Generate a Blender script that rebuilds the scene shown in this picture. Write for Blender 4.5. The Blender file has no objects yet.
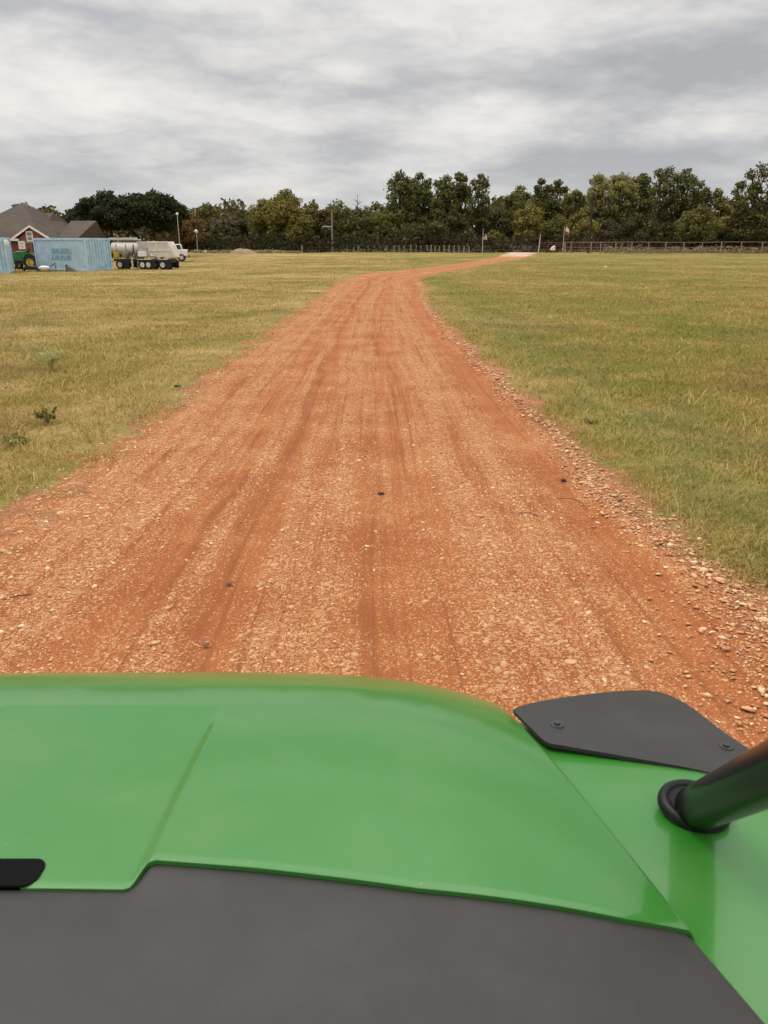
import bpy, bmesh, math, random
import numpy as np
from mathutils import Vector, Matrix

random.seed(7); rng = np.random.default_rng(11)
S = bpy.context.scene; COL = S.collection
R = math.radians
CH, PITCH, F = 2.05, R(19.5), 760.0
cp, sp = math.cos(PITCH), math.sin(PITCH)

# ---------------------------------------------------------------- terrain and placement
def gz(x, y):
    y = np.asarray(y, float); x = np.asarray(x, float)
    t = np.clip((y - 58) / 72, 0, 1)
    z = 0.86 * (t * t * (3 - 2 * t) * 0.45 + t * 0.55)
    z = z - 0.010 * np.clip(y - 150, 0, 400)
    w = np.clip((y - 12) / 20, 0, 1) * np.clip((np.abs(x) - 4) / 6, 0, 1)
    z = z + w * (0.05 * np.sin(x * 0.21 + 1.3) * np.sin(y * 0.17) + 0.03 * np.sin(x * 0.53 + y * 0.31))
    return z
def ray(px, py):
    a, b = (px - 384) / F, (512 - py) / F
    return Vector((a, cp + b * sp, -sp + b * cp))
def ground(px, py):                       # the ground point seen at a pixel
    d = ray(px, py); t = 1.0
    for i in range(9000):
        p = d * t
        if CH + p.z <= float(gz(p.x, p.y)): break
        t *= 1.0012 if t > 3 else 1.006
    return Vector((p.x, p.y, float(gz(p.x, p.y))))
def W(px, py, y):                         # the point of the plane Y=y seen at a pixel
    d = ray(px, py); t = y / d.y
    return Vector((d.x * t, y, CH + d.z * t))
def on(px, y):                            # ground at distance y below pixel column px (near the horizon)
    x = W(px, 248, y).x
    return Vector((x, y, float(gz(x, y))))

# ---------------------------------------------------------------- helpers
def tag(o, label=None, cat=None, group=None, kind=None):
    if label: o['label'] = label
    if cat: o['category'] = cat
    if group: o['group'] = group
    if kind: o['kind'] = kind
    return o
def empty(name, loc, label, cat, group=None, rz=0):
    o = bpy.data.objects.new(name, None); COL.objects.link(o)
    o.location = loc; o.rotation_euler = (0, 0, rz)
    return tag(o, label, cat, group)
class MB:
    def __init__(s): s.v = []; s.f = []
    def add(s, v, f):
        n = len(s.v); s.v += [tuple(p) for p in v]; s.f += [tuple(n + i for i in q) for q in f]; return s
    def box(s, x0, x1, y0, y1, z0, z1, M=None):
        v = [Vector((x, y, z)) for z in (z0, z1) for y in (y0, y1) for x in (x0, x1)]
        if M is not None: v = [M @ p for p in v]
        return s.add(v, [(0, 2, 3, 1), (4, 5, 7, 6), (0, 1, 5, 4), (2, 6, 7, 3), (0, 4, 6, 2), (1, 3, 7, 5)])
    def tube(s, pts, r, n=8, caps=True):
        pts = [Vector(p) for p in pts]
        rs = r if isinstance(r, (list, tuple)) else [r] * len(pts)
        v, f = [], []
        ref = None
        for i, p in enumerate(pts):
            d = (pts[min(i + 1, len(pts) - 1)] - pts[max(i - 1, 0)]).normalized()
            if ref is None: ref = Vector((0, 0, 1)) if abs(d.z) < .9 else Vector((1, 0, 0))
            a = d.cross(ref).normalized(); b = d.cross(a); ref = -b.cross(d).cross(d) if False else ref
            for k in range(n):
                t = 2 * math.pi * k / n
                v.append(p + (a * math.cos(t) + b * math.sin(t)) * rs[i])
        for i in range(len(pts) - 1):
            for k in range(n):
                f.append((i * n + k, i * n + (k + 1) % n, (i + 1) * n + (k + 1) % n, (i + 1) * n + k))
        if caps:
            f.append(tuple(range(n))); f.append(tuple((len(pts) - 1) * n + k for k in range(n)))
        return s.add(v, f)
    def prism(s, poly, y0, y1, M=None):    # polygon in xz extruded along y
        n = len(poly)
        v = [Vector((x, y0, z)) for x, z in poly] + [Vector((x, y1, z)) for x, z in poly]
        if M is not None: v = [M @ p for p in v]
        return s.add(v, [tuple(range(n)), tuple(range(2 * n - 1, n - 1, -1))] + [(i, (i + 1) % n, n + (i + 1) % n, n + i) for i in range(n)])
    def lathe(s, prof, n=24, M=None, axis='z', caps=True):
        v, f = [], []
        for r, z in prof:
            for k in range(n):
                t = 2 * math.pi * k / n
                p = Vector((r * math.cos(t), r * math.sin(t), z))
                if axis == 'y': p = Vector((p.x, p.z, p.y))
                if axis == 'x': p = Vector((p.z, p.x, p.y))
                v.append(M @ p if M is not None else p)
        m = len(prof)
        for i in range(m - 1):
            for k in range(n): f.append((i * n + k, i * n + (k + 1) % n, (i + 1) * n + (k + 1) % n, (i + 1) * n + k))
        if caps: f.append(tuple(range(n))); f.append(tuple((m - 1) * n + k for k in range(n)))
        return s.add(v, f)
    def build(s, name, mat, parent=None, smooth=False, bevel=0, fix=True):
        me = bpy.data.meshes.new(name); me.from_pydata([tuple(p) for p in s.v], [], s.f)
        if fix:
            bm = bmesh.new(); bm.from_mesh(me); bmesh.ops.recalc_face_normals(bm, faces=bm.faces)
            bm.to_mesh(me); bm.free()
        if smooth:
            me.polygons.foreach_set('use_smooth', [True] * len(me.polygons))
        me.materials.append(mat)
        o = bpy.data.objects.new(name, me); COL.objects.link(o)
        if parent: o.parent = parent
        if bevel:
            m = o.modifiers.new('edge', 'BEVEL'); m.width = bevel; m.segments = 2; m.limit_method = 'ANGLE'
        if smooth or bevel:
            try: me.set_sharp_from_angle(angle=R(40))
            except Exception: pass
        return o
def raw_mesh(name, verts, faces, mat, parent=None, smooth=False):   # faces: (n,k) int array
    me = bpy.data.meshes.new(name)
    nv = len(verts); nf, k = faces.shape
    me.vertices.add(nv); me.vertices.foreach_set('co', verts.astype(np.float32).ravel())
    me.loops.add(nf * k); me.loops.foreach_set('vertex_index', faces.astype(np.int32).ravel())
    me.polygons.add(nf); me.polygons.foreach_set('loop_start', np.arange(0, nf * k, k, dtype=np.int32))
    if smooth: me.polygons.foreach_set('use_smooth', np.ones(nf, bool))
    me.update(calc_edges=True)
    me.materials.append(mat)
    o = bpy.data.objects.new(name, me); COL.objects.link(o)
    if parent: o.parent = parent
    return o
def hashn(ix, iy, seed=0):
    h = (ix.astype(np.int64) * 374761393 + iy.astype(np.int64) * 668265263 + seed * 1442695041) & 0xffffffff
    h = ((h ^ (h >> 13)) * 1274126177) & 0xffffffff
    return ((h ^ (h >> 16)) & 0xffff) / 65535.0
def vnoise(x, y, seed=0):
    ix, iy = np.floor(x), np.floor(y); fx, fy = x - ix, y - iy
    fx = fx * fx * (3 - 2 * fx); fy = fy * fy * (3 - 2 * fy)
    a, b = hashn(ix, iy, seed), hashn(ix + 1, iy, seed); c, d = hashn(ix, iy + 1, seed), hashn(ix + 1, iy + 1, seed)
    return (a * (1 - fx) + b * fx) * (1 - fy) + (c * (1 - fx) + d * fx) * fy
def fbm(x, y, seed=0, o=4):
    s = 0; a = .5; t = 0
    for i in range(o): s = s + a * vnoise(x * 2 ** i, y * 2 ** i, seed + i); t += a; a *= .5
    return s / t

# ---------------------------------------------------------------- materials
class NT:
    def __init__(s, name, rough=.8, spec=.3):
        s.m = bpy.data.materials.new(name); s.m.use_nodes = True
        s.t = s.m.node_tree; s.n = s.t.nodes; s.b = s.n['Principled BSDF']
        s.b.inputs['Roughness'].default_value = rough
        s.b.inputs['Specular IOR Level'].default_value = spec
    def node(s, k, **kw):
        n = s.n.new(k)
        for a, v in kw.items(): setattr(n, a, v)
        return n
    def L(s, a, b): s.t.links.new(a, b)
    def val(s, x, sock):
        if hasattr(x, 'is_linked') or hasattr(x, 'links'): s.L(x, sock)
        else: sock.default_value = x
    def noise(s, scale, detail=4, rough=.55, vec=None, dist=0):
        n = s.node('ShaderNodeTexNoise'); n.inputs['Scale'].default_value = scale
        n.inputs['Detail'].default_value = detail; n.inputs['Roughness'].default_value = rough
        n.inputs['Distortion'].default_value = dist
        if vec is not None: s.L(vec, n.inputs['Vector'])
        return n.outputs['Fac']
    def ramp(s, fac, stops):
        n = s.node('ShaderNodeValToRGB'); e = n.color_ramp.elements
        while len(e) < len(stops): e.new(.5)
        for i, (p, c) in enumerate(stops):
            e[i].position = p; e[i].color = (*c, 1) if len(c) == 3 else c
        s.L(fac, n.inputs[0]); return n.outputs[0]
    def mix(s, f, a, b, mode='MIX'):
        n = s.node('ShaderNodeMix', data_type='RGBA', blend_type=mode)
        s.val(f, n.inputs[0]); 
        for v, k in ((a, 6), (b, 7)):
            if isinstance(v, tuple): n.inputs[k].default_value = (*v, 1)
            else: s.L(v, n.inputs[k])
        return n.outputs[2]
    def math(s, op, a, b=0., c=None, clamp=False):
        n = s.node('ShaderNodeMath', operation=op, use_clamp=clamp)
        s.val(a, n.inputs[0]); s.val(b, n.inputs[1])
        if c is not None: s.val(c, n.inputs[2])
        return n.outputs[0]
    def smooth(s, x, a, b, lo=0., hi=1.):
        n = s.node('ShaderNodeMapRange', interpolation_type='SMOOTHSTEP')
        s.L(x, n.inputs[0]); n.inputs[1].default_value = a; n.inputs[2].default_value = b
        n.inputs[3].default_value = lo; n.inputs[4].default_value = hi
        return n.outputs[0]
    def pos(s): return s.node('ShaderNodeNewGeometry').outputs['Position']
    def scale_vec(s, v, sc):
        n = s.node('ShaderNodeMapping'); n.inputs['Scale'].default_value = sc; s.L(v, n.inputs[0]); return n.outputs[0]
    def bump(s, h, strength=.5, dist=.01):
        n = s.node('ShaderNodeBump'); n.inputs['Strength'].default_value = strength; n.inputs['Distance'].default_value = dist
        s.L(h, n.inputs['Height']); s.L(n.outputs[0], s.b.inputs['Normal'])
    def col(s, c):
        if isinstance(c, tuple): s.b.inputs['Base Color'].default_value = (*c, 1)
        else: s.L(c, s.b.inputs['Base Color'])
        return s
def simple(name, c, rough=.6, spec=.4, var=.25, scale=3., metal=0, bump=0, bscale=60):
    m = NT(name, rough, spec); tc = m.node('ShaderNodeTexCoord').outputs['Object']
    f = m.noise(scale, 5, .6, tc)
    lo = tuple(x * (1 - var) for x in c); hi = tuple(min(1, x * (1 + var)) for x in c)
    m.col(m.ramp(f, [(.3, lo), (.7, hi)])); m.b.inputs['Metallic'].default_value = metal
    if bump: m.bump(m.noise(bscale, 3, .6, tc), bump, .004)
    return m.m

G_GREEN = (.195, .180, .038); G_STRAW = (.440, .320, .140); G_OLIVE = (.285, .218, .064); G_BROWN = (.225, .130, .055)
def grass_tone(m, p, island=None):
    """field colour as a function of the place: greener on the right, straw on the left, patches between"""
    sx = m.node('ShaderNodeSeparateXYZ'); m.L(p, sx.inputs[0])
    side = m.smooth(sx.outputs[0], -6., 9.)                       # 0 left field, 1 right field
    flat = m.scale_vec(p, (1, 1, 0))
    big = m.noise(.12, 5, .62, m.scale_vec(flat, (.8, 1.1, 1)))
    mid = m.noise(.75, 5, .65, flat)
    f = m.math('ADD', m.math('MULTIPLY', m.math('SUBTRACT', big, .5), 1.25), m.math('MULTIPLY', m.math('SUBTRACT', mid, .5), 1.1))
    f = m.math('ADD', f, m.math('SUBTRACT', .84, m.math('MULTIPLY', side, .19)))
    if island is not None: f = m.math('ADD', f, m.math('MULTIPLY', m.math('SUBTRACT', island, .5), .75))
    c = m.ramp(f, [(.50, G_GREEN), (.74, G_OLIVE), (.90, tuple(.5 * (a + b) for a, b in zip(G_OLIVE, G_STRAW))), (1.0, G_STRAW)])
    pt = m.smooth(m.noise(.28, 6, .68, m.scale_vec(flat, (.8, 1.0, 1))), .50, .66)
    c = m.mix(m.math('MULTIPLY', pt, .6), c, G_BROWN)
    gp = m.smooth(m.noise(.17, 5, .6, m.scale_vec(p, (1, 1, 0)), .5), .54, .66)
    c = m.mix(m.math('MULTIPLY', gp, .45), c, (.120, .140, .030))
    vs = m.math('MULTIPLY', m.smooth(sx.outputs[0], 2.0, 2.9), m.smooth(sx.outputs[0], 3.2, 5.2, 1., 0.))
    vs = m.math('MULTIPLY', vs, m.smooth(m.noise(.8, 4, .6, flat), .38, .6))
    c = m.mix(m.math('MULTIPLY', vs, .55), c, (.150, .170, .045))
    return c, flat
def make_ground_mat():
    m = NT('pasture', .95, .1); p = m.pos()
    c, flat = grass_tone(m, p)
    st = m.noise(9, 6, .75, m.scale_vec(flat, (1, 2.2, 1)))
    fine = m.noise(38, 4, .7, flat)
    k = m.math('ADD', m.math('MULTIPLY', st, 1.2), m.math('MULTIPLY', fine, .8))
    c = m.mix(1., c, m.ramp(k, [(.66, (.30, .27, .22)), (1.0, (.80, .79, .76)), (1.0, (.95, .94, .9))]), 'MULTIPLY')
    c = m.mix(m.smooth(st, .62, .75, 0., .5), c, G_STRAW)
    m.col(c); m.bump(k, .9, .05)
    return m.m
CLAY = (.425, .152, .053); CLAY_RED = (.340, .106, .036); SAND = (.53, .268, .120)
FAR0, FAR1 = 95., 101.
def make_road_mat():
    m = NT('red_dirt', .93, .15); p = m.pos()
    uv = m.node('ShaderNodeUVMap'); uv.uv_map = 'UVMap'
    sx = m.node('ShaderNodeSeparateXYZ'); m.L(uv.outputs[0], sx.inputs[0])
    u, v = sx.outputs[0], sx.outputs[1]           # u metres from centre (scaled to 5.1 m width), v metres along
    # band structure: loose gravel between wheel tracks
    wob = m.noise(.35, 3, .5, uv.outputs[0])
    uw = m.math('ADD', u, m.math('MULTIPLY', m.math('SUBTRACT', wob, .5), .55))
    cu = m.node('ShaderNodeMapRange'); m.L(uw, cu.inputs[0]); cu.inputs[1].default_value = -2.6; cu.inputs[2].default_value = 2.6
    band = m.ramp(cu.outputs[0], [(.0, (.75,) * 3), (.20, (.8,) * 3), (.28, (.25,) * 3), (.33, (.65,) * 3), (.385, (.12,) * 3), (.43, (.6,) * 3),
        (.50, (.75,) * 3), (.59, (.35,) * 3), (.63, (.38,) * 3), (.70, (.7,) * 3), (.80, (.75,) * 3), (.88, (.12,) * 3), (.95, (.5,) * 3), (1., (.9,) * 3)])
    streak = m.noise(1., 5, .65, m.scale_vec(uv.outputs[0], (5.5, .22, 1)), .4)
    patch = m.noise(1.1, 5, .6, p)
    g = m.math('ADD', m.math('MULTIPLY', band, .55), m.math('ADD', m.math('MULTIPLY', m.math('SUBTRACT', streak, .5), 1.5), m.math('MULTIPLY', m.math('SUBTRACT', patch, .5), 1.0)))
    gv = m.smooth(g, .02, .62)                       # how gravelly
    vo = m.node('ShaderNodeTexVoronoi'); vo.inputs['Scale'].default_value = 95; vo.inputs['Randomness'].default_value = 1; m.L(p, vo.inputs['Vector'])
    vb = m.node('ShaderNodeTexVoronoi'); vb.inputs['Scale'].default_value = 42; m.L(p, vb.inputs['Vector'])
    sep = m.node('ShaderNodeSeparateColor'); m.L(vo.outputs['Color'], sep.inputs[0])
    sepb = m.node('ShaderNodeSeparateColor'); m.L(vb.outputs['Color'], sepb.inputs[0])
    grain = m.noise(230, 3, .7, p)
    base = m.mix(m.smooth(patch, .3, .7), CLAY_RED, CLAY)
    base = m.mix(m.smooth(streak, .56, .72, 0., .42), base, (.24, .078, .028))
    thin = m.noise(1., 4, .7, m.scale_vec(uv.outputs[0], (17., .16, 1)), .2)
    base = m.mix(m.smooth(thin, .50, .64, 0., .38), base, (.21, .070, .027)); gv = m.math('SUBTRACT', gv, m.smooth(thin, .52, .66, 0., .4))
    for uc, wd, st_ in ((-.66, .06, .6), (-.98, .04, .5), (-.2, .03, .35), (.30, .06, .4), (.62, .03, .35), (1.30, .04, .4), (1.62, .03, .35), (-1.45, .03, .35), (-1.9, .05, .35)):
        dx = m.math('ABSOLUTE', m.math('SUBTRACT', uw, uc))
        line = m.math('MULTIPLY', m.smooth(dx, wd * .2, wd * 1.9, 1., 0.), m.smooth(m.noise(.9, 5, .7, m.scale_vec(uv.outputs[0], (2.5, .35, 1))), .36, .62))
        base = m.mix(m.math('MULTIPLY', line, st_ * .72), base, (.19, .068, .028))
        gv = m.math('SUBTRACT', gv, m.math('MULTIPLY', line, .5))
    chips = m.ramp(sep.outputs[0], [(.0, (.20, .075, .033)), (.35, CLAY), (.6, SAND), (.85, (.58, .32, .145)), (1., (.68, .45, .24))])
    amt = m.math('MULTIPLY', m.math('GREATER_THAN', m.math('ADD', sep.outputs[1], m.math('MULTIPLY', gv, .66)), .81), .8)
    c = m.mix(amt, base, chips)
    amt2 = m.math('MULTIPLY', m.math('GREATER_THAN', m.math('ADD', sepb.outputs[1], m.math('MULTIPLY', gv, .35)), 1.06), .8)
    c = m.mix(amt2, c, m.ramp(sepb.outputs[0], [(.0, (.27, .11, .05)), (.5, SAND), (1., (.66, .44, .25))]))
    c = m.mix(1., c, m.ramp(grain, [(.3, (.66, .64, .62)), (.6, (1.06, 1.06, 1.06))]), 'MULTIPLY')
    # pale concrete apron at the far end
    far = m.smooth(v, FAR0, FAR1)
    c = m.mix(far, c, m.ramp(m.noise(.6, 4, .6, p), [(.4, (.40, .24, .15)), (.6, (.52, .42, .33))]))
    # ragged verge: turf over the edges
    e = m.math('ABSOLUTE', u)
    n1 = m.noise(1.3, 6, .68, p); n2 = m.noise(9., 4, .7, p)
    ee = m.math('ADD', e, m.math('ADD', m.math('MULTIPLY', m.math('SUBTRACT', n1, .5), 1.9), m.math('MULTIPLY', m.math('SUBTRACT', n2, .5), .8)))
    lf = m.math('MULTIPLY', m.smooth(u, -1., 0., 1., 0.), m.math('MULTIPLY', m.math('SUBTRACT', m.noise(2.1, 5, .7, p), .5), 2.0))
    ee = m.math('ADD', ee, lf)
    turf = m.smooth(ee, 2.60, 2.84)
    gc, flat = grass_tone(m, p)
    st = m.noise(9, 6, .75, m.scale_vec(flat, (1, 2.2, 1))); fine = m.noise(38, 4, .7, flat)
    k = m.math('ADD', m.math('MULTIPLY', st, 1.2), m.math('MULTIPLY', fine, .8))
    gc = m.mix(1., gc, m.ramp(k, [(.66, (.30, .27, .22)), (1.0, (.80, .79, .76)), (1.0, (.95, .94, .9))]), 'MULTIPLY')
    gc = m.mix(m.smooth(st, .62, .75, 0., .5), gc, G_STRAW)
    edge = m.smooth(ee, 2.3, 2.62, 0., .5)
    c = m.mix(edge, c, (.20, .085, .04))
    c = m.mix(turf, c, gc)
    m.col(c)
    h = m.math('ADD', m.math('MULTIPLY', vo.outputs['Distance'], -1.), m.math('ADD', m.math('MULTIPLY', vb.outputs['Distance'], -1.4), m.math('MULTIPLY', grain, .5)))
    m.bump(h, .8, .012)
    return m.m
def make_blade_mat():
    m = NT('grass_blades', .8, .15); p = m.pos()
    geo = m.node('ShaderNodeNewGeometry')
    c, flat = grass_tone(m, p, geo.outputs['Random Per Island'])
    m.col(m.mix(1., c, (1.34, 1.30, 1.18), 'MULTIPLY'))
    tr = m.node('ShaderNodeBsdfTranslucent'); m.L(c, tr.inputs[0])
    mx = m.node('ShaderNodeMixShader'); mx.inputs[0].default_value = .3
    m.L(m.b.outputs[0], mx.inputs[1]); m.L(tr.outputs[0], mx.inputs[2])
    m.L(mx.outputs[0], m.n['Material Output'].inputs[0])
    return m.m
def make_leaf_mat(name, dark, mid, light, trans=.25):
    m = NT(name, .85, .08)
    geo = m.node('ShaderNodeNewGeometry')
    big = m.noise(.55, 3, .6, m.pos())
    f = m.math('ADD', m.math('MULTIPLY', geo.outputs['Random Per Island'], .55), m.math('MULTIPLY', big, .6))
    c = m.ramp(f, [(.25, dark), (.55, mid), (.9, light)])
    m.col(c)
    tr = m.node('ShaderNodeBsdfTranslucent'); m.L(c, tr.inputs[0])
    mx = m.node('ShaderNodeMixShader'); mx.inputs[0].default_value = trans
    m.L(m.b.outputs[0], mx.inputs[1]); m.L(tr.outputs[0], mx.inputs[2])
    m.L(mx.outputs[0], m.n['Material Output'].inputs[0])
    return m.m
def make_stone_mat():
    m = NT('stone', .85, .25); geo = m.node('ShaderNodeNewGeometry')
    c = m.ramp(geo.outputs['Random Per Island'], [(.0, (.14, .08, .05)), (.04, (.32, .13, .055)), (.3, (.45, .19, .075)), (.55, (.56, .31, .14)), (.85, (.68, .45, .23)), (1., (.78, .62, .40))])
    c = m.mix(.35, c, m.ramp(m.noise(60, 4, .7, m.pos()), [(.3, (.34, .13, .055)), (.7, (.60, .38, .22))]))
    m.col(c); m.bump(m.noise(140, 3, .6, m.pos()), .4, .003)
    return m.m
M = dict(
    ground=make_ground_mat(), road=make_road_mat(), blade=make_blade_mat(), stone=make_stone_mat(),
    oak=make_leaf_mat('leaf_oak', (0.055, 0.057, 0.020), (0.116, 0.114, 0.036), (0.224, 0.208, 0.068)),
    dark=make_leaf_mat('leaf_live_oak', (.020, .024, .011), (.040, .046, .019), (.080, .086, .034)),
    mid=make_leaf_mat('leaf_mid', (0.068, 0.069, 0.021), (0.142, 0.135, 0.040), (0.251, 0.227, 0.069)),
    light=make_leaf_mat('leaf_light', (0.131, 0.128, 0.043), (0.251, 0.231, 0.076), (0.401, 0.354, 0.129), .35),
    yellow=make_leaf_mat('leaf_yellow', (0.093, 0.086, 0.023), (0.186, 0.163, 0.043), (0.308, 0.259, 0.073), .3),
    rust=make_leaf_mat('leaf_rust', (0.084, 0.055, 0.021), (0.182, 0.114, 0.041), (0.279, 0.173, 0.068)),
    grey=make_leaf_mat('leaf_grey', (0.074, 0.062, 0.033), (0.146, 0.121, 0.064), (0.232, 0.194, 0.109)),
    under=make_leaf_mat('leaf_under', (0.045, 0.040, 0.017), (0.093, 0.081, 0.032), (0.167, 0.141, 0.056)),
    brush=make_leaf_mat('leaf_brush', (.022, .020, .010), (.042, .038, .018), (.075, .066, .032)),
    flowers=make_leaf_mat('pale_flowers', (.26, .25, .09), (.45, .42, .17), (.62, .58, .28), .4),
    straw=make_leaf_mat('dry_stalks', (.14, .105, .055), (.26, .20, .11), (.42, .34, .21)),
    bark=simple('bark', (.070, .055, .040), .9, .1, .4, 2.5, bump=.5, bscale=20),
    palebark=simple('pale_bark', (.16, .14, .12), .9, .1, .3, 2),
    woodpost=simple('weathered_wood', (.22, .19, .16), .9, .1, .3, 5),
    darkwood=simple('dark_pole_wood', (.045, .038, .032), .9, .1, .3, 4),
    rustpipe=simple('rusty_pipe', (.25, .17, .14), .7, .3, .3, 6),
    palepipe=simple('pale_pipe', (.48, .44, .41), .6, .3, .15, 6),
    maroon=simple('maroon_rail', (.15, .055, .055), .7, .3, .3, 4),
    greywall=simple('grey_boards', (.17, .16, .145), .85, .2, .35, 1.2),
    palestone=simple('pale_orange_stone', (.50, .29, .15), .9, .15, .2, 20),
    brownstone=simple('brown_stone', (.13, .085, .06), .9, .15, .3, 20),
    fencepipe=simple('fence_pipe', (.27, .22, .19), .65, .3, .2, 6),
    white=simple('white_paint', (.72, .70, .66), .5, .4, .08, 2),
    dirtywhite=simple('dirty_white_paint', (.60, .55, .47), .55, .4, .2, 1.5),
    silver=simple('silver_tank', (.50, .47, .44), .4, .5, .2, 2, metal=.3),
    blue=simple('container_blue', (.37, .49, .57), .6, .3, .16, 1.3),
    blue2=simple('container_ribbed_blue', (.38, .54, .65), .55, .35, .22, 2.5),
    teal=simple('faded_teal', (.19, .33, .39), .8, .2, .25, 6),
    rubber=simple('rubber', (.018, .018, .018), .75, .3, .3, 8),
    blackmetal=simple('black_metal', (.03, .03, .032), .5, .4, .3, 8),
    dkglass=simple('dark_glass', (.03, .035, .04), .12, .6, .2, 3),
    winglass=simple('window_glass', (.22, .24, .24), .15, .6, .2, 3),
    tgreen=simple('tractor_green', (.02, .13, .03), .35, .5, .2, 4),
    tyellow=simple('wheel_yellow', (.55, .36, .04), .5, .4, .15, 4),
    orange=simple('rim_orange', (.62, .36, .22), .5, .4, .2, 4),
    red=simple('flag_red', (.42, .035, .04), .8, .2, .1, 3),
    flagwhite=simple('flag_white', (.70, .68, .66), .8, .2, .06, 3),
    navy=simple('flag_blue', (.03, .045, .16), .8, .2, .1, 3),
    mound=simple('tan_dirt', (.25, .17, .11), .95, .1, .25, 2, bump=.6, bscale=8),
    concrete=simple('concrete', (.5, .42, .34), .9, .2, .2, 2),
)

# ---------------------------------------------------------------- ground
def grid_sheet(name, xs, ys, mat):
    X, Y = np.meshgrid(xs, ys); Z = gz(X, Y)
    v = np.stack([X, Y, Z], -1).reshape(-1, 3); nx, ny = len(xs), len(ys)
    i = (np.arange(ny - 1)[:, None] * nx + np.arange(nx - 1)[None, :]).ravel()
    f = np.stack([i, i + 1, i + nx + 1, i + nx], -1)
    return raw_mesh(name, v, f, mat, smooth=True)
xs = np.concatenate([[-1500, -600, -300, -160], np.arange(-110, 110.1, 1.0), [160, 300, 600, 1500]])
ys = np.concatenate([[-400, -100, -30], np.arange(-12, 175, 1.0), [190, 220, 300, 500, 900, 1600, 2500]])
tag(grid_sheet('ground', xs, ys, M['ground']), kind='structure')

# road: matched left and right edges
Lp = [(-3.15, -14), (-3.05, -3), (-2.98, 3), (-2.86, 5.6), (-2.74, 8), (-2.72, 14), (-2.62, 20), (-2.5, 28)]
Rp = [(2.7, -14), (2.5, -3), (2.26, 3), (2.08, 5.6), (1.97, 8), (1.80, 14), (1.62, 20), (1.52, 28)]
for px, py in [(331, 290), (344, 280.5), (362, 275.3), (394, 271.8), (430, 268.0), (474, 262.4), (498, 257.5), (508, 253.5)]:
    g = ground(px, py); Lp.append((g.x, g.y))
for px, py in [(424, 288), (419, 281), (428, 276.8), (446, 272.6), (474, 267.4), (505, 261.4), (527, 257.5), (534, 254.3)]:
    g = ground(px, py); Rp.append((g.x, g.y))
e1 = np.array(Lp[-1]) + (np.array(Lp[-1]) - np.array(Lp[-2])) * .6; e2 = np.array(Rp[-1]) + (np.array(Rp[-1]) - np.array(Rp[-2])) * .9
Lp.append(tuple(e1)); Rp.append(tuple(e2))
Lp, Rp = np.array(Lp), np.array(Rp)
def catmull(P, k):
    P = np.vstack([2 * P[0] - P[1], P, 2 * P[-1] - P[-2]]); out = []
    for i in range(1, len(P) - 2):
        for j in range(k):
            t = j / k; a, b, c, d = P[i - 1], P[i], P[i + 1], P[i + 2]
            out.append(.5 * ((2 * b) + (c - a) * t + (2 * a - 5 * b + 4 * c - d) * t * t + (3 * b - a - 3 * c + d) * t ** 3))
    out.append(P[-2]); return np.array(out)
Ls, Rs = catmull(Lp, 40), catmull(Rp, 40)
cen = (Ls + Rs) / 2; arc = np.concatenate([[0], np.cumsum(np.linalg.norm(np.diff(cen, axis=0), axis=1))]) 
arc = arc - np.interp(0, cen[:, 1], arc)                  # v = 0 beside the camera
va = np.concatenate([np.arange(-12, 14, .09), np.arange(14, 45, .25), np.arange(45, arc[-1], .5)])
Lv = np.stack([np.interp(va, arc, Ls[:, k]) for k in (0, 1)], -1); Rv = np.stack([np.interp(va, arc, Rs[:, k]) for k in (0, 1)], -1)
uu = np.linspace(-3.9, 3.9, 118)
BANDS = [(-1.15, .16, -.012), (-.62, .13, -.02), (.45, .22, -.014), (1.95, .2, -.022), (2.32, .20, .035), (-2.3, .3, .012)]
def road_z(u, v):
    z = 0.0
    for c, w, h in BANDS: z = z + h * np.exp(-((u - c - .1 * np.sin(v * .13)) / w) ** 2)
    return z + .012 * (fbm(u * 3, v * .9, 5, 3) - .5)
U, V = np.meshgrid(uu, va)
half = np.linalg.norm(Rv - Lv, axis=1)[:, None] / 2
dirn = (Rv - Lv) / (2 * half); c0 = (Lv + Rv) / 2
off = U / 2.55 * half
off = np.where(np.abs(U) > 2.55, np.sign(U) * (half + (np.abs(U) - 2.55)), off)
X = c0[:, 0:1] + dirn[:, 0:1] * off; Y = c0[:, 1:2] + dirn[:, 1:2] * off
fade = np.clip((3.9 - np.abs(U)) / .5, 0, 1); fadeE = np.clip((arc[-1] - V) / 4, 0, 1)
Z = gz(X, Y) + .004 + (road_z(U, V) + .030) * fade * fadeE
v3 = np.stack([X, Y, Z], -1).reshape(-1, 3); nx, ny = len(uu), len(va)
i = (np.arange(ny - 1)[:, None] * nx + np.arange(nx - 1)[None, :]).ravel()
fq = np.stack([i, i + 1, i + nx + 1, i + nx], -1)
road = raw_mesh('dirt_road', v3, fq, M['road'], smooth=True)
uvl = road.data.uv_layers.new(name='UVMap')
uvv = np.stack([U.ravel(), V.ravel()], -1)[fq.ravel()]
uvl.data.foreach_set('uv', uvv.astype(np.float32).ravel())
tag(road, kind='structure')
def road_uv(x, y):
    """signed cross-road coordinate (metres, 2.55 = edge) of ground points"""
    xl = np.interp(y, Ls[:, 1], Ls[:, 0]); xr = np.interp(y, Rs[:, 1], Rs[:, 0])
    return (x - (xl + xr) / 2) / ((xr - xl) / 2) * 2.55

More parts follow.
